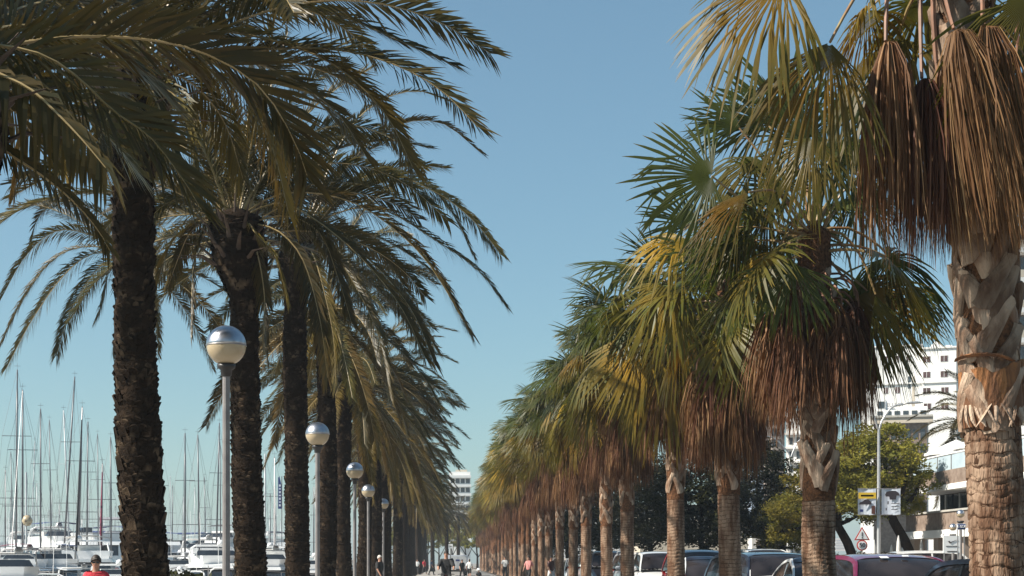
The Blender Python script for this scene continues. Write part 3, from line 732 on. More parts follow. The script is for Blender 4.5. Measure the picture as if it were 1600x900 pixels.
mb.build('frayed_fibres', 'boot', R1)
# R2
fan_palm(5.75, 24.2, 6.55, 2.4, 'second fan palm from the right edge with a full brown skirt and leaves reaching left', traced=[
    ([(1235, 360), (1170, 320), (1112, 275)], (975, 285), -.8, dict(R=1.32, span=105, droop=.12, N=(-.1, -1, .25), fold=.05, n=58)),
    ([(1240, 350), (1200, 260), (1155, 200)], (1065, 155), .2, dict(R=1.0, span=60, droop=.1, N=(-.1, -.9, .4), fold=.1)),
    ([(1262, 330), (1245, 250), (1230, 190)], (1180, 65), .5, dict(R=1.35, span=85, droop=.1, N=(-.2, -.9, .4))),
    ([(1250, 350), (1215, 300), (1170, 300)], (1065, 375), -1.1, dict(R=1.2, span=35, droop=.3, N=(.3, -.6, .8), yel=.6)),
    ([(1248, 370), (1245, 385), (1240, 412)], (1220, 510), -.9, dict(R=1.0, span=80, droop=.2, N=(-.2, -1, .1))),
    ([(1310, 362), (1345, 400), (1368, 460)], (1425, 575), -.5, dict(R=1.4, span=42, droop=.35, N=(.4, -.7, .6), yel=.3)),
    ([(1305, 370), (1325, 400), (1335, 462)], (1350, 565), .1, dict(R=.95, span=55, droop=.35, N=(.2, -.9, .5), yel=.7)),
    ([(1320, 355), (1380, 390), (1425, 455)], (1490, 500), .3, dict(R=.85, span=65, droop=.4, N=(.2, -.8, .5))),
    ([(1245, 365), (1230, 365), (1215, 390)], (1165, 470), -.3, dict(R=.9, span=60, droop=.3, N=(-.4, -.9, .4), yel=1.0)),
    ([(1290, 330), (1320, 250), (1330, 190)], (1370, 110), .5, dict(R=1.1, span=80, droop=.3, N=(.1, -.8, .5))),
    ([(1262, 300), (1255, 220)], (1232, 95), .3, dict(R=1.25, span=75, droop=.15, N=(-.1, -.9, .4))),
    ([(1285, 310), (1300, 250)], (1335, 130), .2, dict(R=1.2, span=85, droop=.25, N=(.1, -.9, .4))),
    ([(1290, 320), (1330, 285), (1348, 295)], (1372, 400), .5, dict(R=1.0, span=75, droop=.4, N=(.2, -.9, .4))),
    ([(1252, 330), (1210, 250), (1180, 245)], (1135, 330), -.4, dict(R=1.1, span=80, droop=.4, N=(-.3, -.8, .5), yel=.2)),
    ([(1260, 300), (1220, 220), (1195, 190)], (1125, 165), .5, dict(R=1.05, span=85, droop=.25, N=(-.2, -.9, .4))),
    ([(1270, 320), (1288, 255), (1270, 215)], (1235, 330), -.9, dict(R=1.15, span=75, droop=.35, N=(-.2, -.9, .3), yel=.3)),
    ([(1275, 320), (1300, 240), (1325, 215)], (1345, 330), -.6, dict(R=1.05, span=75, droop=.35, N=(.2, -.9, .3))),
    ([(1260, 340), (1225, 300), (1200, 330)], (1120, 410), .6, dict(R=1.1, span=80, droop=.5, N=(-.4, -.6, .6), yel=.3)),
], rb=.255, rt=.22, nleaf=20, nskirt=34, skirt=(1.15, 1.9), seed=4, detail=2, skip=skipdir(215, 330, 80), bends=[(1281, 900), (1279, 760), (1277, 600), (1272, 365)])
# R3
fan_palm(5.5, 32, 6.85, 2.8, 'third fan palm from the right edge, brown skirt hanging above a pale ringed trunk', traced=[
    ([(1120, 430), (1100, 395), (1070, 372)], (965, 400), -.8, dict(R=1.25, span=75, droop=.5, N=(-.2, -.7, .8), yel=1.0, fold=.15)),
    ([(1125, 420), (1100, 370), (1080, 350)], (1020, 290), .4, dict(R=1.2, span=80, droop=.2, N=(-.2, -.8, .5))),
    ([(1150, 440), (1175, 470), (1170, 490)], (1140, 590), -.9, dict(R=1.3, span=80, droop=.4, N=(0, -1, .2), yel=.5)),
    ([(1120, 440), (1070, 430), (1050, 450)], (1000, 540), -.7, dict(R=1.3, span=85, droop=.45, N=(-.3, -.9, .4), yel=.5)),
], rb=.225, rt=.19, nleaf=26, nskirt=34, skirt=(1.5, 2.4), seed=6, bends=[(1141, 900), (1138, 760), (1137, 600), (1135, 450)])
ys = [39.5, 50.7, 58.4, 66.2, 74.3]
while len(ys) < 33: ys.append(ys[-1]+7.9)
hz = [8.0, 8.5, 8.8, 9.0, 9.2, 9.1, 9.6, 9.4, 9.9, 9.6]+[10.0, 10.4, 9.8, 10.6]*6
for k, Y in enumerate(ys):
    fan_palm(5.5+rnd.uniform(-.12, .12), Y, hz[k]+rnd.uniform(-.1, .1), 2.75+rnd.uniform(-.3, .4), ('%s fan palm of the road side row counting away from the camera, brown skirt' % ORD[k+3]) if k < 20 else '%s fan palm counting from the far end of the road side row' % ORD[32-k],
             rb=.22, rt=.18, nleaf=40 if k < 6 else 46, nskirt=38 if k < 8 else 30, skirt=(1.3, hz[k]-5.3+(0, .4, -.2, .3, .1)[k % 5]), seed=30+k, boots=k < 9, rs=1.4 if k > 7 else rnd.uniform(1.1, 1.3), minel=-42, lean=rnd.uniform(-.15, .15))

# ------------------------------------------------------------------ globe lamps on the promenade
def globe_lamp(X, Y, H, label, rg=.275, scale=1.0, group='globe lamps along the palm row'):
    t = thing('globe_lamp', label, 'street lamp', (X, Y, .09), 0, group)
    n = 10
    MB().lathe([(.0, 0), (.11, 0), (.11, .03), (.085, .05), (.08, .5), (.065, .55), (.055, .6), (.052, H-.42)], 12).build('post', 'pole_grey', t, smooth=False)
    MB().lathe([(.058, H-.42), (.075, H-.40), (.08, H-.33), (.125, H-.30), (.13, H-.25), (.0, H-.25)], 18).build('collar', 'dark_trim', t, smooth=True)
    zc_ = H+.01
    prof = [(rg*math.cos(a), rg*math.sin(a)) for a in [R(-66+i*66/10) for i in range(11)]]
    MB().lathe([(r_, zc_+z_) for r_, z_ in prof], 36).build('diffuser', 'globe', t, smooth=True)
    prof = [(rg*1.012*math.cos(a), rg*1.012*math.sin(a)) for a in [R(i*90/12) for i in range(13)]]
    MB().lathe([(rg*.98, zc_-.004)]+[(r_, zc_+z_) for r_, z_ in prof], 36).build('reflector_cap', 'chrome', t, smooth=True)
    MB().lathe([(rg*1.0, zc_-.012), (rg*1.022, zc_-.008), (rg*1.022, zc_+.006), (rg*1.0, zc_+.010)], 36).build('seam_ring', 'steel', t, smooth=True)
    return t
lampdesc = ['large nearest globe lamp in front of the swollen-crowned date palm', 'second globe lamp, right of the tall date palm trunk', 'third globe lamp, smaller, right of the second one']
for k in range(5):
    Y = 22.5+15*k; x = -3.12 if k < 3 else -3.45
    lab = lampdesc[k] if k < 3 else '%s globe lamp of the row counting from the nearest, among the dark trunks' % ORD[k]
    globe_lamp(x+(.03 if k == 1 else 0), Y, 4.35 if k else 4.40, lab)

# ------------------------------------------------------------------ cars
def car(X, Y, rz, paint, label, L=4.2, W=1.76, H=1.55, belt=.98, hood=.95, roof=None, style='hatch', rack=False, stickers=False, group='cars parked along the road'):
    """front faces -Y in local space"""
    t = thing('parked_car', label, 'car', (X, Y, .01), rz, group)
    h = L/2
    if style == 'van': ws_b, ws_t, rt_, rb_ = -h+.75, -h+1.45, h-.15, h-.05
    elif style == 'suv': ws_b, ws_t, rt_, rb_ = -h+1.05, -h+1.75, h-.45, h-.12
    else: ws_b, ws_t, rt_, rb_ = -h+1.0, -h+1.85, h-.75, h-.15
    prof = catmull([(0, ws_b, belt), (0, (ws_b+ws_t)/2-.02, belt+(H-belt)*.58), (0, ws_t, H-.055), (0, (ws_t+rt_)/2-.15, H), (0, rt_, H-.06), (0, (rt_+rb_)/2+.08, belt+(H-belt)*.52), (0, rb_, belt)], 33)
    prof = [(p.y, p.z) for p in prof]
    wb, wr = W/2-.03, W/2-.24
    def hw(z): q = (z-belt)/(H-belt); return wb+(wr-wb)*q**1.3
    # lower body loft
    mb = MB(); st = [(-h, .30, .62, .62), (-h+.05, .24, .74, .80), (-h+.35, .20, .86, .93), (ws_b-.05, .20, belt-.04, .99), (ws_b+.4, .20, belt, 1), (h-.9, .20, belt, 1), (h-.12, .22, belt-.01, .96), (h, .30, belt-.18, .86)]
    sec = 12
    for (y, z0, z1, wf) in st:
        w_ = W/2*wf
        ring = [(-w_*.8, z0), (w_*.8, z0), (w_*.97, z0+.12), (w_, (z0+z1)/2-.03), (w_*.985, z1-.14), (w_*.93, z1-.03), (w_*.80, z1+.0), (w_*.4, z1+.02), (-w_*.4, z1+.02), (-w_*.80, z1), (-w_*.93, z1-.03), (-w_*.985, z1-.14), (-w_, (z0+z1)/2-.03), (-w_*.97, z0+.12)]
        o = len(mb.v); mb.v += [(x, y, z) for x, z in ring]
        if y > -h: mb.quad_strip_ring(o-14, o, 14)
    mb.f.append(tuple(range(14))); mb.m.append(0); mb.f.append(tuple(range(len(mb.v)-14, len(mb.v)))[::-1]); mb.m.append(0)
    body = mb.build('body', paint, t, smooth=True)
    body.data.polygons[-1].use_smooth = False; body.data.polygons[-2].use_smooth = False
    cy = sum(p[0] for p in prof)/len(prof); cz = belt+(H-belt)*.42
    it = [i for i, p in enumerate(prof) if ws_t-.12 <= p[0] <= rt_+.1 and p[1] > H-.12]
    i0, i1 = it[0], it[-1]
    # roof panel
    nx = 9
    def surf(mb, ia, ib, inset, thick=.02, crown=.035, dz=0.0, mi=0):
        o = len(mb.v)
        for lay in (0, 1):
            for i in range(ia, ib+1):
                y, z = prof[i]; w_ = hw(z)-inset
                for j in range(nx):
                    x = -1+2*j/(nx-1); zz = z+crown*(1-x*x)-.05*max(0, abs(x)-.75)*4*(.5 if inset < .02 else 0)+dz-lay*thick
                    yy = y+(-.07*(1-x*x) if i < i0 else (.05*(1-x*x) if i > i1 else 0))*min(1, abs(i-(i0 if i < i0 else i1))/5)
                    mb.v.append((x*w_, yy, zz))
        m_ = (ib-ia+1)*nx
        for i in range(ib-ia):
            for j in range(nx-1):
                a = o+i*nx+j; mb.f.append((a, a+1, a+nx+1, a+nx)); mb.m.append(mi); a += m_; mb.f.append((a, a+nx, a+nx+1, a+1)); mb.m.append(mi)
        return mb
    surf(MB(), i0, i1, .0).build('roof', roof or paint, t, smooth=True)
    surf(MB(), 1, i0, .05, dz=-.012).build('windscreen', 'car_glass', t, smooth=True)
    surf(MB(), i1, len(prof)-3, .06, dz=-.012).build('rear_window', 'car_glass', t, smooth=True)
    # side frames, glass
    for sg in (-1, 1):
        outer = prof; inner = [(cy+(y-cy)*(.93 if style != 'van' else .95), cz+(z-cz)*.80+.0) for y, z in prof]
        mb = MB(); o = 0
        for lay in (0, 1):
            for (cv) in (outer, inner):
                for (y, z) in cv: mb.v.append((sg*(hw(max(belt, z))-lay*.035), y, z))
        n_ = len(prof)
        for i in range(n_-1):
            a, b_ = i, n_+i
            q = [(a, a+1, b_+1, b_), (2*n_+a, 2*n_+b_, 2*n_+b_+1, 2*n_+a+1), (b_, b_+1, 3*n_+b_-n_+1, 3*n_+b_-n_), (a, 2*n_+a, 2*n_+a+1, a+1)]
            for f in q: mb.f.append(f if sg > 0 else f[::-1]); mb.m.append(0)
        mb.build('window_frame', paint, t, smooth=False)
        bpz = H-.10
        MB().prism([(sg*(hw(belt)-.004), cy-.05, belt-.02), (sg*(hw(belt)-.004), cy+.05, belt-.02), (sg*(hw(bpz)-.004), cy+.06, bpz), (sg*(hw(bpz)-.004), cy-.01, bpz)], (-sg*.03, 0, 0)).build('door_pillar', 'dark_trim' if paint != 'car_white' else paint, t)
        for (lo, hi, nm) in ((-9, cy-.03, 'side_window'), (cy+.03, 9, 'side_window')):
            pts = [(max(lo, min(hi, y)), z) for y, z in inner]
            pl = [(sg*(hw(max(belt, z))-.02), y, z) for y, z in pts if z > belt-.08]
            MB().prism(pl, (-sg*.006, 0, 0)).build(nm, 'car_glass', t)
        mb = MB(); mx = sg*(W/2+.10); my = ws_b+.42
        mb.lathe([(0, -.07), (.06, -.06), (.085, -.02), (.085, .03), (.05, .075), (0, .08)], 12, c=(0, 0, 0))
        me = mb.mesh('wing_mirror', paint if paint != 'car_purple' else 'dark_trim', True); o_ = obj('wing_mirror', me, t, (mx, my, belt+.10)); o_.scale = (1.35, .8, 1)
        MB().box((sg*(W/2+.0), my, belt+.03), (.14, .05, .03)).build('mirror_arm', 'dark_trim', t)
        MB().lathe([(0, -.02), (.10, -.015), (.13, .01), (0, .03)], 14).build('headlight', 'lens', t, (sg*W*.34, -h+.08, .70)).rotation_euler = (R(75), 0, 0)
        MB().box((sg*W*.42, h-.03, belt-.12), (.10, .06, .28)).build('tail_light', 'lens_red', t)
        for wy in (-h+.78, h-.75):
            wv = thing.__call__ if False else None
            mb = MB()
            mb.lathe([(.19, -.10), (.29, -.105), (.32, -.08), (.325, 0), (.32, .08), (.29, .105), (.19, .10)], 22)
            o_ = mb.build('tyre', 'rubber', t, (sg*(W/2-.12), wy, .315), smooth=True); o_.rotation_euler = (0, R(90), 0)
            o2 = MB().lathe([(0, .06), (.05, .08), (.17, .06), (.20, .09), (.20, -.09), (0, -.06)], 10).build('rim', 'car_silver', o_)
    # interior: dashboard, seats, steering wheel
    mb = MB(); mb.box((0, ws_b+.35, belt-.02), (W*.8, .4, .10)).box((0, cy+.1, belt-.1), (W*.8, .2, .1)).build('dashboard', 'interior', t)
    for sx in (-.37, .37):
        MB().lathe([(0, 0), (.12, .01), (.13, .12), (.08, .2), (0, .21)], 10).build('headrest', 'interior', t, (sx, cy-.1, H-.40))
    MB().box((0, -h-.005, .45), (.52, .02, .11)).build('number_plate', 'paint_white', t)
    MB().tube([(-.55, ws_b+.02, belt+.04), (-.1, ws_b+.1, belt+.12)], .01, 4).tube([(.0, ws_b+.02, belt+.04), (.5, ws_b+.1, belt+.12)], .01, 4).build('wiper', 'black', t)
    MB().box((0, ws_t-.12, H-.13), (.22, .03, .06)).build('rear_view_mirror', 'black', t)
    if stickers:
        yy, zz = prof[7]; a = math.atan2(prof[8][1]-prof[6][1], prof[8][0]-prof[6][0])
        MB().box((-.25, yy-.085, zz+.03), (.13, .12, .006), M=Matrix.Rotation(a, 3, 'X')).build('sticker', 'sign_white', t)
        MB().box((.10, yy-.09, zz+.05), (.10, .07, .006), M=Matrix.Rotation(a, 3, 'X')).build('sticker', 'sign_white', t)
    if rack:
        for sg in (-1, 1): MB().tube([(sg*wr*.95, ws_t+.05, H-.0), (sg*wr*.95, ws_t+.15, H+.06), (sg*wr*.95, rt_-.1, H+.06), (sg*wr*.95, rt_, H-.0)], .018, 6).build('roof_rail', 'car_silver', t)
    return t
car(7.45, 21.0, R(4), 'car_navy', 'dark blue grey car lowest at the right, partly hidden by the nearest fan palm trunk', W=1.74, H=1.53, belt=.95)
car(7.25, 27.0, R(3), 'car_purple', 'purple maroon SUV with a white sticker on its windscreen', L=4.5, W=1.86, H=1.60, style='suv', belt=1.02, stickers=True)
car(7.45, 32.7, R(3), 'car_white', 'small white car with a dark roof seen behind the second fan palm trunk', L=3.2, W=1.5, H=1.56, roof='car_navy', belt=1.0)
car(7.55, 38.4, R(8), 'car_navy', 'dark blue van like car seen on both sides of the second fan palm trunk', L=4.7, W=1.98, H=1.70, style='suv', belt=1.08)
car(7.15, 45.5, R(3), 'car_white', 'small white car with an arched window frame left of the third fan palm trunk', L=3.2, W=1.55, H=1.62, roof='car_navy', belt=1.0)
car(8.0, 52.3, R(3), 'car_red', 'red car with a blue grey roof between two fan palm trunks', L=4.4, W=1.8, H=1.86, roof='car_blue', style='suv', belt=1.15)
car(7.45, 58.5, R(4), 'car_white', 'white off-road car with white roof and dark windscreen left of the red car', L=4.6, W=1.85, H=1.84, style='suv', belt=1.15)
car(7.6, 65.5, R(3), 'car_silver', 'silver car behind the white off-road car', L=4.5, W=1.8, H=1.85, style='suv', belt=1.15, rack=True)
car(6.95, 72.0, R(3), 'car_black', 'black SUV with roof rails among the middle trunks', L=4.7, W=1.9, H=1.95, style='suv', belt=1.2, rack=True)
car(7.3, 79.0, R(2), 'car_white', 'white van behind the black SUV in the parked row', L=4.9, W=1.95, H=1.98, style='van', belt=1.2)
car(7.3, 86.5, R(2), 'car_silver', 'silver van farther along the parked row', L=4.8, W=1.9, H=1.9, style='van', belt=1.2)
car(7.3, 94.0, R(2), 'car_white', 'white car farther along the parked row beyond the silver van', L=4.4, W=1.8, H=1.7, style='suv')
car(7.3, 102.0, R(2), 'car_navy', 'navy car farthest along the parked row', L=4.4, W=1.8, H=1.7, style='suv')
car(12.6, 66, R(0), 'car_white', 'white van with a flat bright roof behind the dark blue car', L=5.0, W=1.95, H=2.0, style='van', belt=1.25, group='cars on the road')
car(14.4, 73, R(180), 'car_silver', 'silver hatchback on the road behind the bright white van', W=1.76, H=1.82, style='suv', belt=1.1, group='cars on the road')
car(16.4, 76, R(180), 'car_white', 'white car on the road in front of the street lamp by the kiosk', W=1.8, H=1.75, style='suv', group='cars on the road')
car(21.0, 70, R(95), 'car_white', 'white car crossing in front of the restaurant, only its roof showing above the purple SUV', W=1.8, H=1.95, style='van', belt=1.2, group='cars on the road')

# ------------------------------------------------------------------ people
def person(X, Y, rz, label, H=1.75, shirt='cloth_black', legs='cloth_black', hair='hair', pose='walk', hat=None, glasses=False, ground=.10, group='people on the promenade', shortl=False, fingers=False):
    t = thing('person', label, 'person', (X, Y, ground), rz, group)
    k = H/1.75
    sw = .22 if pose == 'walk' else 0
    J = {}
    J['pel'] = (0, 0, .95); J['waist'] = (0, 0, 1.08); J['chest'] = (0, .0, 1.28); J['neckb'] = (0, .01, 1.44); J['neck'] = (0, -.005, 1.52)
    J['h1'] = (0, -.015, 1.60); J['h2'] = (0, -.01, 1.68)
    for s, n in ((-1, 'l'), (1, 'r')):
        f = s*sw
        J['sh'+n] = (s*.17, .01, 1.41)
        if pose == 'ride':
            J['el'+n] = (s*.27, -.18, 1.18); J['wr'+n] = (s*.26, -.42, 1.10); J['ha'+n] = (s*.26, -.50, 1.10)
            J['hip'+n] = (s*.10, -.05, .86); J['kn'+n] = (s*.13, -.36, .80 if s > 0 else .62); J['an'+n] = (s*.12, -.16, .42 if s > 0 else .22); J['to'+n] = (s*.12, -.33, .38 if s > 0 else .18)
        else:
            J['el'+n] = (s*.24, .03+f*.35, 1.14); J['wr'+n] = (s*.25, -.08+f*.6, .90); J['ha'+n] = (s*.245, -.11+f*.65, .81)
            J['hip'+n] = (s*.09, 0, .84); J['kn'+n] = (s*.10, -.04-f*.7, .50); J['an'+n] = (s*.10, .02-f*1.2, .09); J['to'+n] = (s*.11, -.13-f*1.2, .04)
    rad = dict(pel=(.15, .11), waist=(.135, .10), chest=(.165, .115), neckb=(.08, .07), neck=(.055, .055), h1=(.075, .088), h2=(.078, .092))
    for n in 'lr':
        rad['sh'+n] = (.062, .06); rad['el'+n] = (.042, .042); rad['wr'+n] = (.028, .024); rad['ha'+n] = (.040, .018)
        rad['hip'+n] = (.09, .09); rad['kn'+n] = (.058, .058); rad['an'+n] = (.038, .04); rad['to'+n] = (.04, .03)
    E_ = [('pel', 'waist'), ('waist', 'chest'), ('chest', 'neckb'), ('neckb', 'neck'), ('neck', 'h1'), ('h1', 'h2')]
    for n in 'lr': E_ += [('chest', 'sh'+n), ('sh'+n, 'el'+n), ('el'+n, 'wr'+n), ('wr'+n, 'ha'+n), ('pel', 'hip'+n), ('hip'+n, 'kn'+n), ('kn'+n, 'an'+n), ('an'+n, 'to'+n)]
    if fingers:
        for s, n in ((-1, 'l'), (1, 'r')):
            hx, hy, hz = J['ha'+n]
            for q in range(4):
                a, b_ = 'f%d%s' % (q, n), 'g%d%s' % (q, n)
                J[a] = (hx, hy-.03+.02*q, hz-.045-.005*(q in (1, 2))); J[b_] = (hx-s*.012, hy-.035+.02*q, hz-.08-.008*(q in (1, 2)))
                rad[a] = (.009, .009); rad[b_] = (.007, .007); E_ += [('ha'+n, a), (a, b_)]
            J['t'+n] = (hx-s*.02, hy-.05, hz-.0); J['u'+n] = (hx-s*.02, hy-.06, hz-.035); rad['t'+n] = (.010, .010); rad['u'+n] = (.008, .008); E_ += [('ha'+n, 't'+n), ('t'+n, 'u'+n)]
    def skin_mesh(keys, edges, grow=0.0, name='body', m_='skin', sub=2):
        idx = {q: i for i, q in enumerate(keys)}
        me = bpy.data.meshes.new('tmp'); me.from_pydata([tuple(Vector(J[q])*k) for q in keys], [(idx[a], idx[b_]) for a, b_ in edges], [])
        o = bpy.data.objects.new('tmp', me); COL.objects.link(o); o.modifiers.new('s', 'SKIN')
        for q, sv in zip(keys, me.skin_vertices[0].data): sv.radius = ((rad[q][0]+grow)*k, (rad[q][1]+grow)*k); sv.use_root = (q == keys[0])
        md = o.modifiers.new('d', 'SUBSURF'); md.levels = sub
        dg = bpy.context.evaluated_depsgraph_get(); out = bpy.data.meshes.new_from_object(o.evaluated_get(dg)); bpy.data.objects.remove(o)
        out.materials.clear(); out.materials.append(MATS[m_]); out.name = name
        out.polygons.foreach_set('use_smooth', [True]*len(out.polygons)); return out
    body = skin_mesh(list(J), E_)
    # face: push out nose, brow and ears on the head of the one body mesh
    hc = Vector(J['h1'])*k
    for v in body.vertices:
        d = v.co-hc
        if v.co.z > 1.52*k:
            v.co.x *= .93
            if abs(v.co.x) < .022*k and d.y < -.05*k and abs(d.z) < .035*k: v.co.y -= .022*k
            if abs(v.co.x) > .062*k and abs(d.z) < .03*k and abs(d.y) < .04*k: v.co.x += math.copysign(.016*k, v.co.x)
    obj('body', body, t)
    keys = ['waist', 'pel', 'chest', 'neckb', 'shl', 'shr', 'ell', 'elr']
    me = skin_mesh(keys, [('pel', 'waist'), ('waist', 'chest'), ('chest', 'neckb'), ('chest', 'shl'), ('chest', 'shr'), ('shl', 'ell'), ('shr', 'elr')], .026, 'shirt', shirt); obj('shirt', me, t)
    keys = ['waist', 'pel', 'hipl', 'hipr', 'knl', 'knr']+([] if shortl else ['anl', 'anr'])
    rad['pel'] = (.125, .10); me = skin_mesh(keys, [('waist', 'pel'), ('pel', 'hipl'), ('pel', 'hipr'), ('hipl', 'knl'), ('hipr', 'knr')]+([] if shortl else [('knl', 'anl'), ('knr', 'anr')]), .018, 'trousers', legs); obj('trousers', me, t)
    for n in 'lr':
        a = Vector(J['an'+n])*k; b_ = Vector(J['to'+n])*k
        mb = MB(); mb.tube([a+Vector((0, .05, -.02)), a.lerp(b_, .5)+Vector((0, 0, -.015)), b_+Vector((0, -.05, -.005))], [.048*k, .05*k, .034*k], 8, flat=.8); mb.build('shoe', 'shoe', t, smooth=True)
        # eyes
    for sx in (-1, 1):
        MB().lathe([(0, -.008), (.008, 0), (0, .008)], 6).build('eye', 'black', t, (sx*.030*k, (hc.y-.078*k), hc.z+.030*k))
    MB().box((0, hc.y-.078*k, hc.z-.035*k), (.045*k, .012, .010)).build('mouth', 'cloth_pink', t)
    mb = MB(); rr_ = random.Random(1); prof_ = [R(-8+i*98/8) for i in range(9)]
    hx = Vector((0, hc.y+.012*k, hc.z+.045*k))
    for i, a in enumerate(prof_):
        for j in range(18):
            th = 2*math.pi*j/18; f_ = 1+rr_.uniform(-.03, .03)
            zz = .112*k*math.sin(a)-(.05*k*max(0, math.sin(th)) if i == 0 else 0)+(.045*k*max(0, -math.sin(th)) if i < 2 else 0)
            mb.v.append((hx.x+.087*k*math.cos(a)*math.cos(th)*f_, hx.y+.103*k*math.cos(a)*math.sin(th)*f_, hx.z+zz))
        if i: mb.quad_strip_ring((i-1)*18, i*18, 18)
    mb.build('hair', hair, t, smooth=True)
    if hat:
        MB().lathe([(.0, .10), (.06, .095), (.10, .05), (.105, 0), (.15, -.01), (.15, -.02), (.10, -.02)], 18).build('hat', hat, t, tuple(hx+Vector((0, 0, .03))), smooth=True)
    if glasses:
        MB().box((-.033*k, hc.y-.098*k, hc.z+.025*k), (.05*k, .012, .032*k)).box((.033*k, hc.y-.098*k, hc.z+.025*k), (.05*k, .012, .032*k)).box((0, hc.y-.098*k, hc.z+.032*k), (.03*k, .010, .008*k)).box((-.075*k, hc.y-.05*k, hc.z+.03*k), (.006, .10*k, .008)).box((.075*k, hc.y-.05*k, hc.z+.03*k), (.006, .10*k, .008)).build('sunglasses', 'black', t)
    return t
def at_px(px, Y): return (px-VX)/F*Y
person(at_px(150, 23), 23, R(10), 'man in a red polo shirt and sunglasses at the lower left before the boats', H=1.50, shirt='cloth_red', legs='cloth_blue', glasses=True, fingers=True)
person(at_px(593, 66), 66, R(60), 'grey haired person in dark clothes beside the dark palm trunks, left of the path', H=1.68, shirt='cloth_black', hair='hair_grey')
person(at_px(722, 125), 125, R(20), 'person in dark clothes walking on the path beside the white shirted one', H=1.60, group='people walking far down the path')
person(at_px(733.5, 128), 128, R(170), 'person in a white shirt and dark shorts walking down the path', H=1.62, shirt='cloth_white', shortl=True, group='people walking far down the path')
person(at_px(748, 88), 88, R(0), 'small child in a white hat at the bottom of the path', H=1.0, shirt='cloth_black', hat='cloth_white')
person(at_px(826, 96), 96, R(-30), 'person in a pink top between the thin fan palm trunks', H=1.75, shirt='cloth_pink', hair='hair')
person(at_px(861, 84), 84, R(40), 'person in white trousers beside a fan palm trunk right of the path', H=1.72, shirt='print_brown', legs='cloth_white')
person(at_px(789, 130), 130, R(0), 'person in a white top far among the fan palm trunks', H=1.85, shirt='cloth_white', hair='hair')
for i_, (px_, Y_, s_) in enumerate([(652, 175, 'cloth_white'), (663, 182, 'cloth_red'), (674, 170, 'cloth_blue')]):
    person(at_px(px_, Y_), Y_, R(40*i_), 'distant walker in a %s top at the far end of the path' % ['white', 'red', 'blue'][i_], H=1.7, shirt=s_, group='people walking far down the path')
cyc = at_px(697, 56)
person(cyc, 56, R(0), 'cyclist in a black T-shirt riding toward the camera down the path', H=1.75, shirt='cloth_black', legs='cloth_black', pose='ride', ground=.14, shortl=True)
def bicycle(X, Y, label):
    t = thing('bicycle', label, 'bicycle', (X, Y-.22, .10))
    for y in (-.52, .52):
        mb = MB(); ring = [(0, y+.33*math.cos(a), .34+.33*math.sin(a)) for a in [2*math.pi*i/24 for i in range(25)]]
        mb.tube(ring, .02, 6); wv = mb.build('wheel', 'rubber', t, smooth=True)
        mb = MB()
        for i in range(12):
            a = 2*math.pi*i/12; mb.tube([(0, y, .34), (0, y+.31*math.cos(a), .34+.31*math.sin(a))], .002, 3)
        mb.build('spokes', 'steel', wv)
    mb = MB(); hb = (0, -.38, .92); seat = (0, .22, .90); bb = (0, .02, .30)
    for a, b_ in (((0, -.36, .80), bb), ((0, -.36, .80), (0, .20, .76)), (bb, seat), (bb, (0, .52, .34)), ((0, .18, .72), (0, .52, .34)), (hb, (0, -.52, .34))): mb.tube([a, b_], .018, 6)
    mb.build('frame', 'car_red', t)
    MB().tube([(-.28, -.28, .97), (-.24, -.38, .98), (0, -.40, .98), (.24, -.38, .98), (.28, -.28, .97)], .014, 6).build('handlebar', 'black', t)
    MB().box((0, .24, .92), (.14, .24, .05)).build('saddle', 'black', t)
    MB().tube([(0, .02, .30), (.10, .08, .42)], .012, 5).tube([(0, .02, .30), (-.10, -.04, .18)], .012, 5).build('pedal', 'steel', t)
bicycle(cyc, 56, 'bicycle ridden down the path by the cyclist in black')

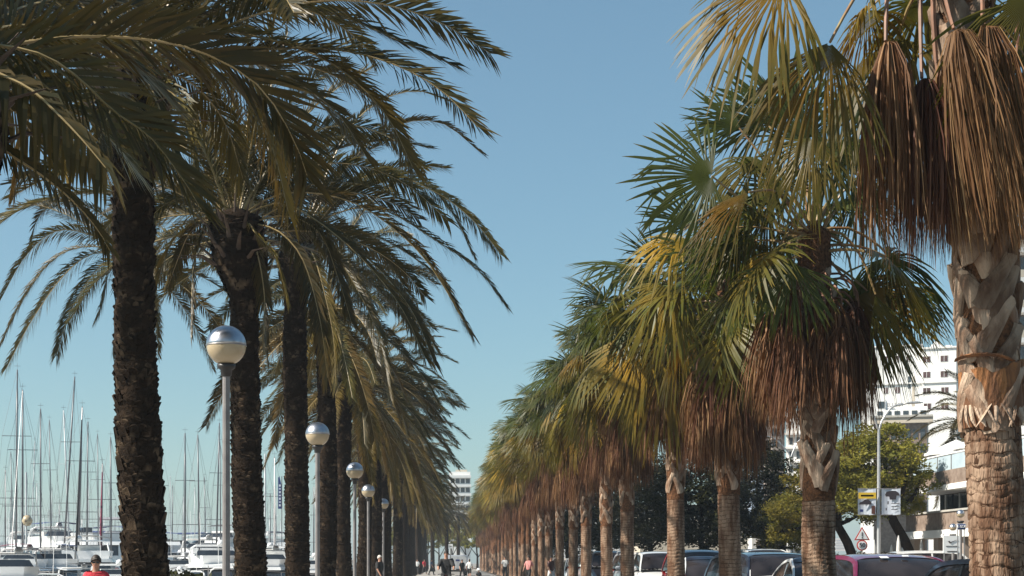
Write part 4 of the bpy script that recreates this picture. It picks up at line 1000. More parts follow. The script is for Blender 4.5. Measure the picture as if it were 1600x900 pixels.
# ------------------------------------------------------------------ trees
def tree(name, X, Y, label, clumps, m_, leaf=.16, count=9000, trunk=((0, 0, 0), (0, 0, 3)), r0=.22, seed=0, cat='tree', group=None, yel=.4, bark='date_bark', flat=.6):
    t = thing(name, label, cat, (X, Y, .05), 0, group); r = random.Random(seed)
    tp = catmull([Vector(p) for p in trunk], 12); mb = MB(); mb.tube(tp, [r0*(1-.45*i/11) for i in range(12)], 10); mb.build('trunk', bark, t, smooth=True)
    mb = MB()
    for (cx, cy, cz, rx, rz_) in clumps:
        s = tp[r.randrange(7, 12)]; e = Vector((cx, cy, cz))
        mb.tube(catmull([s, s.lerp(e, .5)+Vector((r.uniform(-.3, .3), r.uniform(-.3, .3), -.2)), e], 6), [r0*.45*(1-.13*i) for i in range(6)], 6)
        for q in range(5):
            d = Vector((r.gauss(0, 1), r.gauss(0, 1), r.gauss(0, .7))).normalized(); e2 = e+Vector((d.x*rx*.85, d.y*rx*.85, d.z*rz_*.85))
            mb.tube([e, e.lerp(e2, .5)+Vector((0, 0, .1)), e2], [r0*.14, r0*.09, r0*.03], 4)
    mb.build('limbs', bark, t)
    mb = MB(); tot = sum(c[3]*c[3]*c[4] for c in clumps)
    for (cx, cy, cz, rx, rz_) in clumps:
        n = int(count*rx*rx*rz_/tot); ns = max(6, n//70)
        for q in range(ns):
            d = Vector((r.gauss(0, 1), r.gauss(0, 1), r.gauss(0, 1))).normalized()*r.uniform(.45, 1.0)
            c = Vector((cx+d.x*rx, cy+d.y*rx, cz+d.z*rz_)); sr = .16*rx+.18; yy = min(1, max(0, r.gauss(yel, .25)))
            for w_ in range(n//ns):
                g = Vector((r.gauss(0, .5), r.gauss(0, .5), r.gauss(0, .32)))*sr; p = c+g
                u = Vector((r.gauss(0, 1), r.gauss(0, 1), r.gauss(0, flat))).normalized(); v = u.cross(Vector((r.gauss(0, 1), r.gauss(0, 1), r.gauss(0, 1)))).normalized()
                l_ = leaf*r.uniform(.6, 1.3); o = len(mb.v)
                mb.v += [tuple(p-u*l_*.5), tuple(p+v*l_*.22), tuple(p+u*l_*.5), tuple(p-v*l_*.22)]; mb.a += [yy]*4; mb.f.append((o, o+1, o+2, o+3)); mb.m.append(0)
    mb.build('crown', m_, t, kind='stuff')
    return t
tree('pine_tree', at_px(1385, 74), 74, 'sunlit yellow green pine right of the banner pole with a dark leaning trunk', [(-1.2, 0, 6.2, 1.2, .9), (-.2, .3, 7.1, 1.1, .8), (.8, -.2, 6.2, 1.1, .9), (-1.9, .2, 5.2, 1.0, .8), (-.6, -.4, 5.0, 1.2, .9), (.5, .4, 5.0, 1.0, .8), (1.6, 0, 5.3, .9, .7), (1.2, .3, 4.2, .8, .6), (-1.4, 0, 4.0, 1.0, .6), (.1, 0, 3.9, .9, .5)], 'pine_leaf', .18, 20000, ((1.3, 0, 0), (1.0, 0, 2), (.2, 0, 3.6), (-.1, 0, 5.2)), .30, 3)
tree('pine_tree', at_px(1290, 78), 78, 'sunlit pine with two trunks behind the second fan palm', [(-1.5, 0, 3.9, 1.2, .8), (-.6, 0, 5.4, 1.3, .9), (.6, 0, 6.2, 1.3, .9), (1.6, 0, 5.2, 1.2, .9), (-2.1, .2, 2.9, .8, .6), (.8, -.2, 4.2, 1.3, .8), (2.0, 0, 3.9, .9, .7), (-.4, .2, 4.3, 1.1, .7), (1.4, 0, 7.0, 1.0, .7)], 'pine_leaf', .18, 19000, ((1.5, 0, 0), (1.2, 0, 2), (.4, 0, 3.6), (.2, 0, 5.2)), .28, 4)
tree('pine_tree', at_px(1225, 84), 84, 'small sunlit pine beside the dark tree by the thin street lamp', [(0, 0, 3.5, 1.0, .7), (.7, 0, 2.7, .9, .6), (-.5, 0, 2.6, .8, .5), (.2, 0, 4.5, .8, .6)], 'pine_leaf', .18, 7000, ((.2, 0, 0), (0, 0, 1.8), (0, 0, 3)), .18, 5)
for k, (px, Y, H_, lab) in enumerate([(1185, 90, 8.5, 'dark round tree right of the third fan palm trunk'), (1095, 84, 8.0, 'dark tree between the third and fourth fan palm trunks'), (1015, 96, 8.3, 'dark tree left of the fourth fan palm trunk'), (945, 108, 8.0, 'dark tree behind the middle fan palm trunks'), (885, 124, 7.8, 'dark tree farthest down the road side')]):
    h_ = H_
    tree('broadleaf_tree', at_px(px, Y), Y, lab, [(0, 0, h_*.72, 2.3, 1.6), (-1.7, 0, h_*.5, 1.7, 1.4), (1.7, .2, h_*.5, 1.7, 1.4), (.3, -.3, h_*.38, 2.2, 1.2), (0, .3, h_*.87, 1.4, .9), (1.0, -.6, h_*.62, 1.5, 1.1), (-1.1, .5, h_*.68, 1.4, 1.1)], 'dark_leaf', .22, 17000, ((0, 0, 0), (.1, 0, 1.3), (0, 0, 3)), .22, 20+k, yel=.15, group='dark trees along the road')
date_palm(at_px(1541, 80), 80, 8.3, 'distant date palm behind the nearest fan palm trunk beside the white building', nrand=44, seed=70, rbase=.3, minel=-45, scales=False, rscale=.95, group=None)
for k, (px, Y, H_) in enumerate([(598, 235, 7), (622, 260, 8.5), (648, 285, 9.5), (668, 300, 10.5), (686, 320, 11), (706, 340, 11.5), (728, 330, 11), (746, 300, 9.5)]):
    tree('broadleaf_tree', at_px(px, Y), Y, 'distant sunlit tree closing the far end of the path, %s from the left' % ORD[k], [(0, 0, H_*.66, 2.4, 1.8), (-1.8, 0, H_*.5, 1.6, 1.3), (1.7, 0, H_*.5, 1.6, 1.3), (0, 0, H_*.85, 1.4, 1.0)], 'pine_leaf', .45, 2600, ((0, 0, 0), (0, 0, 1.6), (0, 0, 3)), .25, 50+k, yel=.3, group='trees at the far end of the path')
tree('shrub', at_px(305, 30), 30, 'dark spiky shrub at the bottom edge left of the first lamp post', [(-.1, 0, .95, .35, .3), (.2, 0, .9, .3, .32)], 'dark_leaf', .16, 900, ((0, 0, 0), (0, 0, .4)), .05, 90, cat='shrub')

# ------------------------------------------------------------------ buildings
def windows(t, spec, m_='window_brown', sill=True, depth=.18, shutters=False):
    for (x, y, z, w_, h_, ax) in spec:
        if ax == 'y':   # opening in a wall facing -Y
            o = MB().box((x, y-.01, z), (w_+.16, .06, h_+.16)).build('window', 'stucco_white' if m_ != 'window_glass' else 'concrete', t)
            MB().box((x, y-.05, z), (w_, .05, h_)).build('pane', m_, o)
            MB().box((x, y-.085, z), (.06, .02, h_)).build('mullion', 'stucco_white', o)
        else:
            o = MB().box((x-.01*0, y, z), (.06, w_+.16, h_+.16)).build('window', 'concrete', t)
            MB().box((x-.05, y, z), (.05, w_, h_)).build('pane', m_, o)
            MB().box((x-.085, y, z), (.02, .06, h_)).build('mullion', 'concrete', o)
# white building
YB = 280; q = YB/F
t = thing('white_building', 'white apartment block with small brown square windows left of the nearest fan palm', 'building', (0, YB, 0))
def bx(name, px0, px1, py0, py1, d0, d1, m_, parent=None):
    x0, x1 = (px0-VX)*q, (px1-VX)*q; z1, z0 = EYE+(HY-py0)*q, EYE+(HY-py1)*q
    return MB().box(((x0+x1)/2, (d0+d1)/2, (z0+z1)/2), (x1-x0, d1-d0, z1-z0)).build(name, m_, parent or t)
bx('wall', 1352, 1440.6, 541, 890, 0, 5, 'stucco_white'); bx('wall', 1441, 1492, 548, 890, -1.2, 5, 'stucco_white')
bx('side_wing', 1345, 1351.6, 560, 890, 1.2, 4, 'stucco_white')
bx('ledge', 1340, 1441, 598, 600, -.35, 0, 'stucco_white'); bx('ledge', 1441, 1493, 599, 601, -1.5, -1.2, 'stucco_white'); bx('parapet', 1352, 1441, 538.5, 540.8, -.3, .3, 'stucco_white'); bx('parapet', 1441, 1493, 545.5, 548, -1.5, -.9, 'stucco_white')
for (px, py) in [(1366, 560), (1384, 560), (1402, 560), (1366, 609), (1385, 609), (1403, 609), (1420, 560), (1384, 635)]:
    windows(t, [((px-VX)*q, 0, EYE+(HY-py)*q, .72, 1.05, 'y')])
for (px, py) in [(1448, 564), (1474, 564), (1448, 588), (1474, 588), (1448, 613), (1475, 613), (1449, 637), (1475, 637)]:
    windows(t, [((px-VX)*q, -1.2, EYE+(HY-py)*q, 1.15, 1.0, 'y')])
bx('window_and_shade_strip', 1419, 1423, 588, 607, -.05, .05, 'window_glass'); bx('window_and_shade_strip', 1425, 1429, 588, 650, -.05, .04, 'stucco_cream')  # slot window, then a cream strip painting the shade of the recess
mb = MB(); x0, x1 = (1452-VX)*q, (1470-VX)*q; zb = EYE+(HY-546)*q; mb.prism([(x0, 1, zb), (x1, 1, zb), (x1, 1, zb+.6), ((x0+x1)/2, 1, zb+1.6), (x0, 1, zb+.6)], (0, 3, 0)); mb.build('roof_turret', 'stucco_white', t)
bx('water_tank', 1474, 1484, 541, 546, 1, 3, 'stucco_white')
for i in range(5): bx('balcony', 1346, 1351, 566+i*16, 570+i*16, .2, 1.2, 'stucco_cream')
def turn(t_, pxc, ang):
    c_ = Vector(((pxc-VX)*q, 0, 0)); rz_ = Matrix.Rotation(ang, 3, 'Z'); t_.rotation_euler = (0, 0, ang); t_.location = t_.location+c_-rz_ @ c_
turn(t, 1420, R(-22))
# podium with rooftop sign in front of it
YB = 200; q = YB/F
t = thing('hotel_podium', 'low white building with dark rooftop letters below the white apartment block', 'building', (0, YB, 0))
bx('wall', 1366, 1448, 640, 890, 0, 3, 'stucco_white'); bx('penthouse', 1370, 1384, 622, 639.6, .5, 5, 'stucco_white'); bx('penthouse', 1405, 1447, 634, 639.8, 1.5, 5, 'stucco_white')
bx('window', 1373, 1382, 626, 637, .42, .5, 'window_glass'); bx('penthouse', 1385, 1404, 636, 639.7, 1.5, 5, 'stucco_white')
def lettering(txt, px, py, hpx, m_, parent, d=-.05, rz=0, name='lettering', loc=None, size=None, rot=None, q_=None):
    cu = bpy.data.curves.new(name, 'FONT'); cu.body = txt; cu.size = size or hpx*q*1.35; cu.align_x = 'CENTER'; cu.align_y = 'CENTER'; cu.extrude = .02
    o = bpy.data.objects.new('tmp', cu); COL.objects.link(o); dg = bpy.context.evaluated_depsgraph_get(); me = bpy.data.meshes.new_from_object(o.evaluated_get(dg)); bpy.data.objects.remove(o)
    me.materials.clear(); me.materials.append(MATS[m_])
    o2 = obj(name, me, parent, loc if loc else ((px-VX)*q, d, EYE+(HY-py)*q)); o2.rotation_euler = rot or (R(90), 0, 0); return o2
lettering('ELLECT', 1399, 632, 6, 'print_dark', t, .4)
bx('service_floor', 1367, 1447, 663, 889, -.25, 0, 'stone_brown')
for i in range(7):
    for j in range(3): bx('window', 1371+i*11, 1378+i*11, 672+j*22, 686+j*22, -.33, -.25, 'window_glass')
bx('ledge', 1362, 1456, 650, 653, -1.2, 0, 'concrete'); bx('canopy', 1362, 1456, 653, 662, -1.0, 0, 'stucco_cream')
for i in range(6): bx('window', 1372+i*13, 1380+i*13, 642, 648, -.06, 0, 'window_glass')
turn(t, 1408, R(-18))
# right edge apartments with balconies
YB = 150; q = YB/F
t = thing('apartment_building', 'brown apartment tower with white balcony slabs at the right edge', 'building', (0, YB, 0))
bx('wall', 1591, 1760, 378, 890, 1.6, 16, 'stone_brown')
for i in range(11):
    y_ = 386+i*47
    bx('balcony_slab', 1580, 1760, y_, y_+8, 0, 1.6, 'stucco_white'); bx('balcony_rail', 1582, 1760, y_-12, y_-.5, .05, .12, 'stucco_cream')
    for j in range(5): bx('window', 1600+j*32, 1618+j*32, y_-36, y_-2, 1.5, 1.6, 'window_glass')
# far left-of-centre block seen over the palms
YB = 300; q = YB/F
t = thing('distant_block', 'pale block with balconies far behind the gap between the two palm rows', 'building', (0, YB+60, 0)); YB = 360; q = YB/F
bx('wall', 702, 735, 737, 885, 0, 14, 'stucco_white')
for i in range(8):
    bx('balcony_slab', 701, 736, 743+i*14, 747+i*14, -1.3, 0, 'stucco_white')
    for j in range(4): bx('window', 704+j*8, 710+j*8, 748+i*14, 755+i*14, -.08, 0, 'window_glass')
bx('roof_house', 712, 730, 733, 736.8, 2, 8, 'stucco_cream')
# blue grey and beige apartments between the second and third fan palms
YB = 190; q = YB/F
t = thing('beige_apartments', 'beige apartment block with stacked balconies glimpsed left of the second fan palm', 'building', (0, YB, 0))
bx('wall', 1196, 1226, 612, 885, 0, 2.5, 'stucco_beige'); bx('wall', 1178, 1195.6, 620, 885, 1, 4, 'stucco_blue')
for i in range(14):
    bx('balcony', 1204, 1217, 632+i*17, 636+i*17, -1.0, 0, 'stucco_beige'); bx('window', 1206, 1211, 637+i*17, 647+i*17, -.08, 0, 'window_glass'); bx('window', 1212.5, 1216, 637+i*17, 647+i*17, -.08, 0, 'window_glass')
    bx('window', 1183, 1190, 625+i*17, 634+i*17, .92, 1, 'rail_glass')
YB = 170; q = YB/F
YB = 196; q = YB/F
t = thing('bright_apartments', 'bright white apartment building right beside the beige one behind the second fan palm', 'building', (0, YB, 0))
bx('wall', 1229, 1300, 640, 885, 0, 1.5, 'stucco_white')
for i in range(9):
    bx('ledge', 1226.5, 1300, 676+i*22, 679+i*22, -.6, 0, 'stucco_white')
    for j in range(6): bx('window', 1234+j*11, 1239+j*11, 683+i*22, 694+i*22, -.08, 0, 'window_glass')
turn(t, 1262, R(-18))
# low blocks further down the road behind the fan palms
for k, (p0, p1, py, Yb, m_, lab) in enumerate([(1000, 1180, 790, 230, 'stucco_cream', 'low cream building glimpsed behind the dark trees'), (880, 990, 800, 260, 'stucco_white', 'low white building behind the middle fan palm trunks'), (760, 870, 815, 300, 'stucco_beige', 'low beige building behind the farthest fan palm trunks')]):
    YB = Yb; q = YB/F; t = thing('low_building', lab, 'building', (0, YB, 0)); bx('wall', p0, p1, py, 885, 0, 10, m_); bx('cornice', p0-1, p1+1, py-1.5, py, -.4, 10.2, 'concrete')
    for j in range(int((p1-p0)/12)):
        bx('window', p0+4+j*12, p0+10+j*12, py+10, py+22, -.08, 0, 'window_glass'); bx('window', p0+4+j*12, p0+10+j*12, py+36, py+50, -.08, 0, 'window_glass')
# restaurant with terraces: its long front runs along the road
XR = 22.6
t = thing('restaurant_building', 'two storey restaurant with glass fronted terrace right of the banner pole', 'restaurant', (XR, 70, .1))
def rb(name, y0, y1, z0, z1, x0, x1, m_, parent=None): return MB().box(((x0+x1)/2, (y0+y1)/2-70, (z0+z1)/2-.1), (x1-x0, y1-y0, z1-z0)).build(name, m_, parent or t)
rb('ground_floor', 55, 79, .1, 2.6, 1.8, 12, 'stone_brown'); rb('floor_slab', 54.5, 79.6, 2.6, 2.95, -.5, 12, 'stucco_white')
rb('planter_wall', 54.6, 79.4, 2.952, 3.75, -.35, -.10, 'stone_brown')
rb('planter_cap', 54.6, 79.5, 3.752, 3.84, -.42, -.04, 'concrete')
rb('upper_wall', 55, 79, 2.952, 4.75, 1.2, 12, 'stone_brown')
for i in range(11):
    y = 56.2+i*2.15; o = rb('window', y-.92, y+.92, 3.85, 4.70, 1.10, 1.18, 'window_glass'); rb('mullion', y-.03, y+.03, 3.85, 4.70, 1.04, 1.10, 'sign_white', None)
for i in range(7):
    y = 56+i*3.8; rb('column', y-.35, y+.35, .1, 2.6, -.2, .3, 'stucco_beige')
rb('terrace_slab', 54.5, 79.4, 5.202-.45, 5.0, -.3, 12, 'stucco_white'); rb('terrace_wall', 54.6, 79.3, 5.002, 5.65, -.2, 0, 'stone_brown')
for i in range(12):
    y = 55.5+i*2.05; rb('glass_panel', y-.97, y+.97, 5.66, 6.32, -.12, -.09, 'rail_glass'); rb('rail_post', y+.99, y+1.05, 5.652, 6.36, -.14, -.08, 'steel')
rb('hand_rail', 54.6, 79.3, 6.36, 6.42, -.15, -.07, 'sign_white')
rb('back_wall', 54.8, 79, 5.002, 7.5, 7, 12, 'stucco_cream'); rb('roof_slab', 54, 79.8, 7.502, 7.95, 5.2, 12.4, 'concrete')
for i in range(8): rb('terrace_window', 56+i*2.9, 58+i*2.9, 5.4, 7.2, 6.92, 7, 'window_glass')
def parasol(X, Y, z, label, rr_=1.5):
    t_ = thing('parasol', label, 'parasol', (X, Y, z), 0, 'white parasols on the restaurant terrace')
    MB().tube([(0, 0, 0), (0, 0, 2.2)], .03, 8).build('pole', 'steel', t_)
    mb = MB(); mb.v.append((0, 0, 2.35)); n_ = 8
    for i in range(n_): a = 2*math.pi*i/n_+.39; mb.v.append((rr_*math.cos(a), rr_*math.sin(a), 1.72))
    for i in range(n_): a = 2*math.pi*i/n_+.39; mb.v.append((rr_*math.cos(a), rr_*math.sin(a), 1.58))
    for i in range(n_): j = (i+1) % n_; mb.f += [(0, 1+i, 1+j), (1+i, 9+i, 9+j, 1+j)]; mb.m += [0, 0]
    mb.build('canopy', 'canvas_white', t_); MB().lathe([(0, 2.34), (.05, 2.36), (.02, 2.45), (0, 2.46)], 8).build('finial', 'steel', t_)
    MB().box((0, 0, .04), (.5, .5, .08)).build('base', 'concrete', t_)
pn = ['nearest', 'second nearest', 'middle', 'second farthest', 'farthest']
for i in range(5): parasol(XR+1.6, 60.5+i*4.3, 5.01, '%s white parasol above the glass railing of the restaurant terrace' % pn[i])
for i in range(3): parasol(XR+4.6, 63+i*5.5, 5.01, '%s white parasol in the back row of the restaurant terrace' % ['near', 'centre', 'far'][i], 1.6)
# hedge and folded white parasols on the far pavement
tree('hedge', 18.6, 82, 'dark hedge behind the parked cars between the two sunlit pines', [(-3.6+i*1.0, 0, 1.3+.25*math.sin(i*2.1), .7, .7) for i in range(9)], 'dark_leaf', .18, 7000, ((0, 0, 0), (0, 0, .6)), .06, 91, cat='hedge')
for i, (px_, h_) in enumerate([(1366, 2.4), (1404, 2.6), (1411, 2.3), (1393, 2.2), (1440, 2.5)]):
    t = thing('folded_parasol', 'folded white parasol standing behind the purple SUV, %s from the left' % ORD[i], 'parasol', (at_px(px_, 72+i), 72+i, .1), 0, 'folded parasols in front of the restaurant')
    MB().tube([(0, 0, 0), (0, 0, h_)], .025, 6).build('pole', 'steel', t); MB().lathe([(.03, .9), (.10, 1.0), (.13, 1.5), (.08, h_-.3), (.02, h_)], 10).build('canopy', 'canvas_white', t, smooth=True)
# kiosk, hoardings
YB = 88; q = YB/F
t = thing('kiosk', 'low dark kiosk with a white end post and beige fascia behind the white van roof', 'kiosk', (0, YB, 0))
bx('end_post', 1175, 1182, 841, 882, 0, 1.5, 'stucco_white'); bx('fascia', 1182.2, 1222, 844, 852, -.1, 1.5, 'stucco_beige'); bx('panel', 1182.2, 1222, 852.1, 925, .1, 1.4, 'black'); bx('roof', 1182.3, 1222, 842, 843.9, -.2, 1.6, 'concrete')
YB = 100; q = YB/F
for k, (a, b_, y0, y1, lab) in enumerate([(1303, 1327, 841, 861, 'white notice board with faint text right of the second fan palm trunk'), (1247, 1262, 846, 856, 'small white board left of the second fan palm trunk')]):
    t = thing('notice_board', lab, 'board', (0, YB-k, 0)); bx('board', a, b_, y0, y1, 0, .08, 'sign_white')
    for j in range(4): bx('print_line', a+3, b_-3-j % 2*4, y0+3+j*(y1-y0-4)/4, y0+3.6+j*(y1-y0-4)/4, -.01, 0, 'sign_grey')
    for x_ in (a+1, b_-2): bx('leg', x_, x_+1, y1, HY+EYE/q, .02, .06, 'steel')
# vertical white fence panels and lit façade bits at the far pavement
YB = 92; q = YB/F
t = thing('sports_banner', 'white banner board with a black curved tick in front of the restaurant', 'banner', (0, YB*0+58, 0)); YB = 58; q = YB/F
bx('board', 1474, 1500, 837, 864, 0, .06, 'sign_white')
pts = [(1481, 846), (1484, 849), (1496, 843), (1485, 847), (1483.5, 845)]
MB().prism([((x-VX)*q, -.02, EYE+(HY-y)*q) for x, y in pts][::-1], (0, .015, 0)).build('tick_logo', 'print_dark', t)
bx('print_line', 1478, 1497, 853, 854, -.015, 0, 'print_dark'); bx('print_line', 1480, 1497, 861, 862.5, -.015, 0, 'print_dark')
for x_ in (1475, 1498): bx('leg', x_, x_+1.2, 864, HY+EYE/q, .01, .05, 'steel')
# street sign: blue plate on posts
YB = 55; q = YB/F
t = thing('street_sign', 'small blue sign with white lettering beside two round lamps in front of the restaurant', 'sign', (0, YB, 0))
bx('plate_border', 1495.2, 1508.8, 818.2, 827.8, -.01, .03, 'sign_white'); bx('plate', 1496, 1508, 819, 827, -.03, -.012, 'sign_blue'); lettering('E-SOP', 1502, 823, 4, 'sign_white', t, -.05)
for x_ in (1496, 1506): bx('post', x_, x_+1.2, 827.8, HY+EYE/q, -.01, .03, 'steel')
globe_lamp(at_px(1501, 60), 60, EYE+(HY-807)*60/F, 'round white lamp above the blue street sign', rg=.15, group=None)
globe_lamp(at_px(1489, 62), 62, EYE+(HY-828)*62/F, 'round white lamp left of the blue street sign', rg=.14, group=None)

# traffic signs
YB = 64; q = YB/F
t = thing('traffic_sign', 'speed limit 50 sign under a red bordered warning triangle', 'traffic sign', (0, YB, .1))
mb = MB(); mb.tube([((1347-VX)*q, .05, 0), ((1347-VX)*q, .05, EYE+(HY-825)*q-.1)], .035, 8); mb.build('post', 'steel', t)
cx, cz = (1347-VX)*q, EYE+(HY-852)*q-.1
def disc(name, rr_, y, m_, z=cz): 
    mb = MB(); mb.prism([(cx+rr_*math.cos(2*math.pi*i/28), y, z+rr_*math.sin(2*math.pi*i/28)) for i in range(28)], (0, .015, 0)); return mb.build(name, m_, t)
disc('speed_limit_disc', .215, 0, 'sign_red'); disc('speed_limit_face', .165, -.017, 'sign_white')
lettering('50', 0, 0, 0, 'print_dark', t, loc=(cx, -.03, cz), size=.25)
def tri(rr_, y, name, m_):
    z = EYE+(HY-837)*q-.1; MB().prism([(cx+rr_*math.sin(a), y, z+rr_*math.cos(a)) for a in (0, -2.094, 2.094)], (0, .012, 0)).build(name, m_, t); return z
tri(.36, 0, 'warning_triangle', 'sign_red'); z_ = tri(.27, -.014, 'warning_face', 'sign_white')
MB().box((cx, -.02, z_+.05), (.04, .01, .16)).box((cx, -.02, z_-.08), (.04, .01, .04)).build('warning_mark', 'print_dark', t)

# double arm street lamps, banners on the first
def street_lamp(X, Y, H, label, armL=2.2, sides=(-1, 1), rise=(.5, 1.2)):
    t_ = thing('street_lamp', label, 'street lamp', (X, Y, .1), 0)
    MB().lathe([(.16, 0), (.16, .1), (.11, .2), (.10, 1.0), (.09, 1.05), (.055, H-rise[0])], 12).build('post', 'lamp_metal', t_, smooth=True)
    for s, L_, top in sides:
        pts = [(0, 0, H-rise[0]-.1), (s*.15, 0, H-rise[0]+.35), (s*L_*.5, 0, H-rise[0]+top*.85), (s*L_, 0, H-rise[0]+top)]
        MB().tube(catmull([Vector(p) for p in pts], 14), .045, 8).build('arm', 'lamp_metal', t_, smooth=True)
        MB().tube([(s*(L_-.1), 0, H-rise[0]+top), (s*(L_+.15), 0, H-rise[0]+top+.03), (s*(L_+.5), 0, H-rise[0]+top+.05), (s*(L_+.75), 0, H-rise[0]+top+.04)], [.05, .10, .12, .05], 10, flat=.5).build('lamp_head', 'lamp_metal', t_, smooth=True)
    return t_
street_lamp(at_px(1373, 68), 68, EYE+(HY-655)*68/F, 'tall curved arm street lamp carrying two banners in front of the white building', sides=((1, 1.1, 1.05), (-1, .9, 1.2)))
street_lamp(at_px(1235, 98), 98, EYE+(HY-705)*98/F, 'thin double arm street lamp left of the second fan palm trunk', sides=((1, 1.0, 1.2), (-1, 1.9, 1.35)))
YB = 67.8; q = YB/F
def banner(px0, px1, label, kind_):
    t_ = thing('banner', label, 'banner', (0, YB, 0), 0, None); z0, z1 = EYE+(HY-804)*q, EYE+(HY-764)*q; x0, x1 = (px0-VX)*q, (px1-VX)*q
    nx_ = 7; mb = MB()
    for lay in (0, .02):
        for iz in range(2):
            for ix in range(nx_): u = ix/(nx_-1); mb.v.append((x0+(x1-x0)*u, lay+.04*math.sin(u*5), (z0, z1)[iz]+.02*math.sin(u*7)))
    for i in range(nx_-1): mb.f += [(i, i+1, nx_+i+1, nx_+i), (2*nx_+i+1, 2*nx_+i, 3*nx_+i, 3*nx_+i+1)]; mb.m += [0, 0]
    mb.build('fabric', 'sign_grey', t_)
    MB().tube([(min(x0, (1373-VX)*q), .02, z1+.01), (max(x1, (1373-VX)*q), .02, z1+.01)], .018, 6).tube([(min(x0, (1373-VX)*q), .02, z0-.01), (max(x1, (1373-VX)*q), .02, z0-.01)], .018, 6).build('rods', 'steel', t_)
    def pr(name, a, b_, c, d, m_): 
        MB().box(((x0+(x1-x0)*(a+b_)/2), -.055, z0+(z1-z0)*(c+d)/2), ((x1-x0)*(b_-a), .006, (z1-z0)*(d-c))).build(name, m_, t_)
    if kind_ == 0:
        pr('yellow_band', .01, .99, .62, .86, 'sign_yellow'); pr('yellow_text', .15, .85, .70, .77, 'print_brown')
        mb = MB(); zc_ = z0+(z1-z0)*.42; pts = [(0, 0), (.06, .06), (.2, .09), (.3, .16), (.5, .17), (.62, .10), (.68, .06), (.68, -.03), (0, -.03)]
        mb.prism([(x0+(x1-x0)*(.05+u), -.062, zc_+v*(z1-z0)) for u, v in pts][::-1], (0, .006, 0)).build('car_picture', 'print_dark', t_)
        pr('logo', .1, .28, .10, .2, 'sign_blue'); pr('figure_picture', .74, .95, .02, .34, 'print_brown')
    else:
        mb = MB(); zc_ = z0+(z1-z0)*.76; pts = [(-.38, .02), (-.3, .13), (-.05, .17), (.2, .16), (.36, .08), (.4, -.02), (.24, -.02), (.2, -.17), (-.12, -.18), (-.16, -.06), (-.34, -.06)]
        mb.prism([(x0+(x1-x0)*(.55+u), -.062, zc_+v*(z1-z0)) for u, v in pts], (0, .006, 0)).build('crest_picture', 'print_dark', t_)
        for i in range(3): pr('print_line', .5, .95-.1*(i == 2), .42-.12*i, .445-.12*i, 'print_dark')
        pr('print_mark', .30, .36, .40, .52, 'print_dark'); pr('print_mark', .2, .26, .16, .26, 'print_dark')
banner(1340.5, 1368.5, 'yellow and white banner with a car picture left of the street lamp post', 0)
banner(1377.5, 1406.5, 'pale blue banner with a dark crest right of the street lamp post', 1)
# pale truck at the far end of the path
YB = 165; q = YB/F
t = thing('box_truck', 'pale grey box truck standing at the far end of the path', 'truck', (0, YB, .1))
def tb(name, px0, px1, z0, z1, d0, d1, m_): return MB().box((((px0+px1)/2-VX)*q, (d0+d1)/2, (z0+z1)/2), ((px1-px0)*q, d1-d0, z1-z0)).build(name, m_, t)
tb('cargo_box', 700, 731, .7, 2.1, 0, 5, 'sign_grey'); tb('rear_door', 702, 715, .75, 2.0, -.04, 0, 'car_silver'); tb('rear_door', 716, 729, .75, 2.0, -.04, 0, 'car_silver'); tb('bumper', 700, 731, .4, .6, -.1, .1, 'black'); tb('logo_plate', 712, 718, 1.5, 1.65, -.06, -.041, 'sign_blue')
for px in (703, 728):
    for y in (.8, 4.2):
        o = MB().lathe([(.2, -.14), (.42, -.14), (.45, -.1), (.45, .1), (.42, .14), (.2, .14)], 18).build('wheel', 'rubber', t, ((px-VX)*q, y, .45-.1)); o.rotation_euler = (0, R(90), 0)
t = thing('square_sign', 'small white square sign on a pole above the pale truck', 'sign', (at_px(704, 150), 150, .1))
MB().box((0, 0, 2.85), (.42, .04, .42)).build('plate', 'sign_white', t); MB().tube([(0, .04, 0), (0, .04, 3.05)], .04, 8).build('post', 'steel', t); MB().box((0, -.025, 2.85), (.2, .01, .06)).build('print_line', 'print_dark', t)

# ------------------------------------------------------------------ marina
WZ = -1.5
def hull(mb, L, B, D, mi=0, flare=1.0):
    """hull from z=-.3 (below water) to z=D; bow at -Y"""
    st = []; n = 11; sec = 7
    for i in range(n):
        t = i/(n-1); y = -L/2+L*t; w_ = B/2*(math.sin(math.pi*min(1, t*1.15+.02)*.5)**.65)*(1-.12*max(0, t-.6)/.4); sheer = D+.22*(1-t)**2*D
        row = []
        for j in range(sec):
            u = j/(sec-1); x = w_*(1-(1-u)**2.6*1.0)*1.0; z = -.3+(sheer+.3)*u**1.25
            row.append((x*(.25+.75*u**.45), y+(-.35*u*(1-t)), z))
        st.append(row)
    o = len(mb.v)
    for row in st:
        for p in row: mb.v.append(p)
        for p in row: mb.v.append((-p[0], p[1], p[2]))
    w2 = 2*sec
    for i in range(n-1):
        for j in range(sec-1):
            a = o+i*w2+j; mb.f.append((a, a+1, a+w2+1, a+w2)); mb.m.append(mi); a += sec; mb.f.append((a, a+w2, a+w2+1, a+1)); mb.m.append(mi)
        a = o+i*w2+sec-1; mb.f.append((a, a+sec, a+sec+w2, a+w2)); mb.m.append(mi)
    a = o+(n-1)*w2; mb.f.append(tuple(a+j for j in range(sec))+tuple(a+sec+j for j in range(sec-1, -1, -1))); mb.m.append(mi)
    return mb
HULLS = {}
for nm, (L_, B_, D_) in dict(s=(11, 3.4, 1.15), l=(15, 4.3, 1.5)).items():
    for pc in ('gelcoat', 'gelcoat_blue'): HULLS[nm+pc] = hull(MB(), L_, B_, D_).mesh('hull', pc, True)
